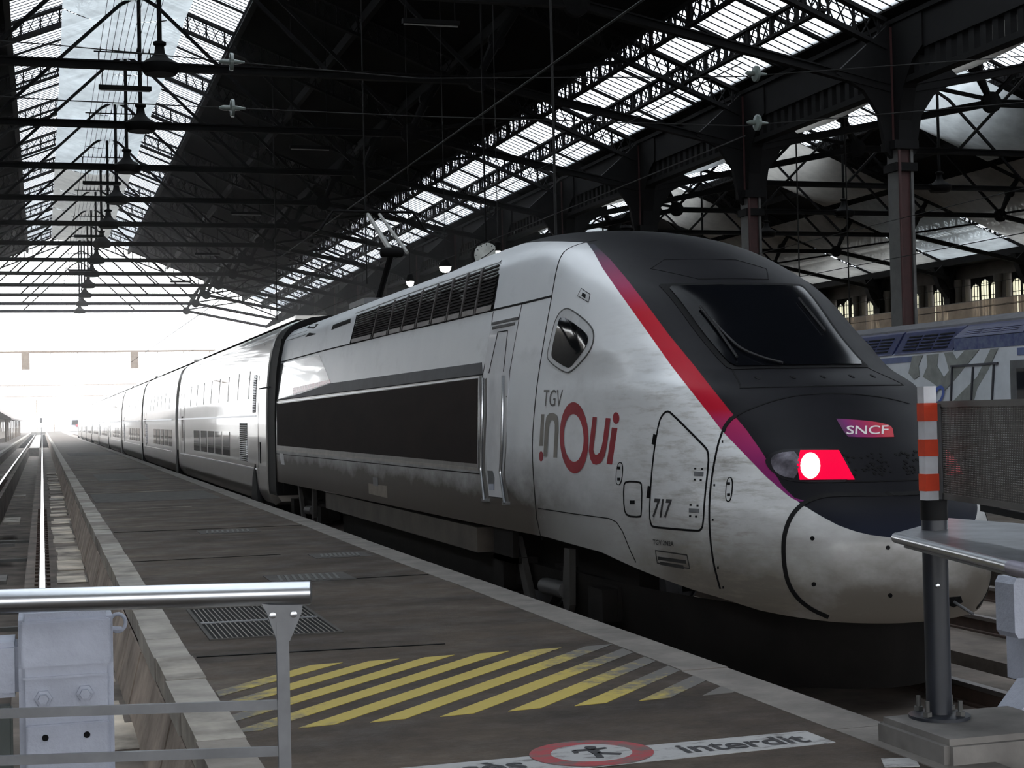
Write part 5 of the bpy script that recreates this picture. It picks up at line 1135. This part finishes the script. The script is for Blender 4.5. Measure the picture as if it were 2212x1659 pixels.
MB().lathe(p, [(.40, -.06), (.46, -.05), (.46, .12), (.40, .14)], 28, 'y').build('case', IRON, ck_, True); MB().lathe((p[0], p[1] - .065, p[2]), [(0, 0), (.39, 0), (.39, .01)], 28, 'y').build('dial', mat('clock dial', (.5, .52, .5), .5), ck_)
for k in range(12):
    a = k * PI / 6; MB().bar((p[0] + .30 * math.sin(a), p[1] - .07, p[2] + .30 * math.cos(a)), (p[0] + .36 * math.sin(a), p[1] - .07, p[2] + .36 * math.cos(a)), .02, .01, up=(0, 1, 0)).build('hour_mark', BLACK, ck_)
for a, L in ((.9, .3), (4.2, .2)): MB().bar((p[0], p[1] - .075, p[2]), (p[0] + L * math.sin(a), p[1] - .075, p[2] + L * math.cos(a)), .025, .01, up=(0, 1, 0)).build('hand', BLACK, ck_)
MB().bar((p[0], p[1], p[2] + .45), (p[0], p[1], zr(9.2) + .02), .05).build('stem', IRON, ck_)

# ================================================================ outside, beyond the shed
GY = mat('gantry steel', (.22, .17, .13), .6)
def gantry(y, z, xa, xb, label, boxes=()):
    t = thing('signal_gantry', ((xa + xb) / 2, y, -.6), label, 'gantry', 'gantries beyond the shed')
    MB().bar((xa, y, z), (xb, y, z), .2, .22).build('beam', GY, t)
    for x in (xa, xb): MB().bar((x, y, -.6), (x, y, z), .3, .3).build('post', GY, t)
    for x in boxes: MB().box(x - .45, x + .45, y - .3, y + .3, z - 2.0, z - .1).build('signal_box', GY, t)
    k = MB()
    for x in np.arange(xa + 2, xb, 3): k.bar((x, y, z), (x, y, z - .3), .1)
    tag(k.build('drop_pins', GY, t), kind='stuff')
gantry(185, 10.0, -16, 27, 'long gantry beam with two hanging boxes just beyond the shed', (-1.7, 10.4))
gantry(300, 9.0, -8, 22, 'pale gantry far down the line'); gantry(360, 8.0, -9, 30, 'furthest pale gantry down the line')
for i, (x, y) in enumerate(((-1.2, 380), (3.0, 420), (14, 330))):
    t = thing('line_mast', (x, y, -.6), 'slim line mast far beyond the platform end, %s' % ('near the rails', 'right of the rails', 'above the coaches')[i], 'mast', 'line masts')
    MB().bar((x, y, -.6), (x, y, 7.5), .25).build('pole', GY, t); MB().bar((x - 1, y, 6.8), (x + 2.4, y, 6.8), .12).build('arm', GY, t)
sg = thing('line_signal', (-.2, 372, -.6), 'small line signal standing at the end of the empty track', 'signal'); MB().bar((-.2, 372, -.6), (-.2, 372, 3.4), .15).build('post', BLACK, sg); MB().box(-.5, .1, 371.8, 372.1, 2.2, 3.3).build('head', BLACK, sg)
st(MB().box(-3, PLX1, 372, 373, -.62, .1).build('trim_2', CONC))
pv = thing('platform_shelter', (-7, 230, 0), 'low shelter with a wide sloping roof on the left platform beyond the shed', 'shelter')
MB().prism([(-9.5, 165, 3.0), (-3.0, 165, 2.3), (-3.0, 165, 2.45), (-6.2, 165, 4.4), (-9.5, 165, 4.4)], (0, 128, 0)).build('roof', mat('shelter roof', (.12, .10, .09), .7), pv)
MB().box(-9, -5.2, 166, 285, 0, 3.0).build('wall', mat('shelter wall', (.25, .22, .19), .8), pv)
for k in range(10): MB().bar((-3.6, 168 + 12 * k, 0), (-3.6, 168 + 12 * k, 2.5), .16).build('post', GY, pv); MB().box(-5.22, -5.15, 169 + 12 * k, 172 + 12 * k, .9, 2.2).build('window', CGLASS, pv)

# ================================================================ haze volume added to imitate lens bloom around the far opening
hz_ = bpy.data.materials.new('bloom haze'); hz_.use_nodes = True; nt = hz_.node_tree; nt.nodes.clear()
ho = nd(nt, 'ShaderNodeOutputMaterial'); hv = nd(nt, 'ShaderNodeVolumeScatter'); hv.inputs['Density'].default_value = 0.0016; hv.inputs['Anisotropy'].default_value = .75; hv.inputs['Color'].default_value = (1, 1, 1, 1)
nt.links.new(hv.outputs[0], ho.inputs['Volume'])
ha = MB().box(-17.4, 24.2, 60, 260, -1.4, 24).build('bloom_haze', hz_); tag(ha, 'added haze volume imitating lens bloom around the bright far opening', 'haze', None, 'stuff')

for n_ in ('lit red lens', 'lit tail lamp', 'off axis tail lamp', 'lit lamp'): MATS[n_].cycles.emission_sampling = 'NONE'
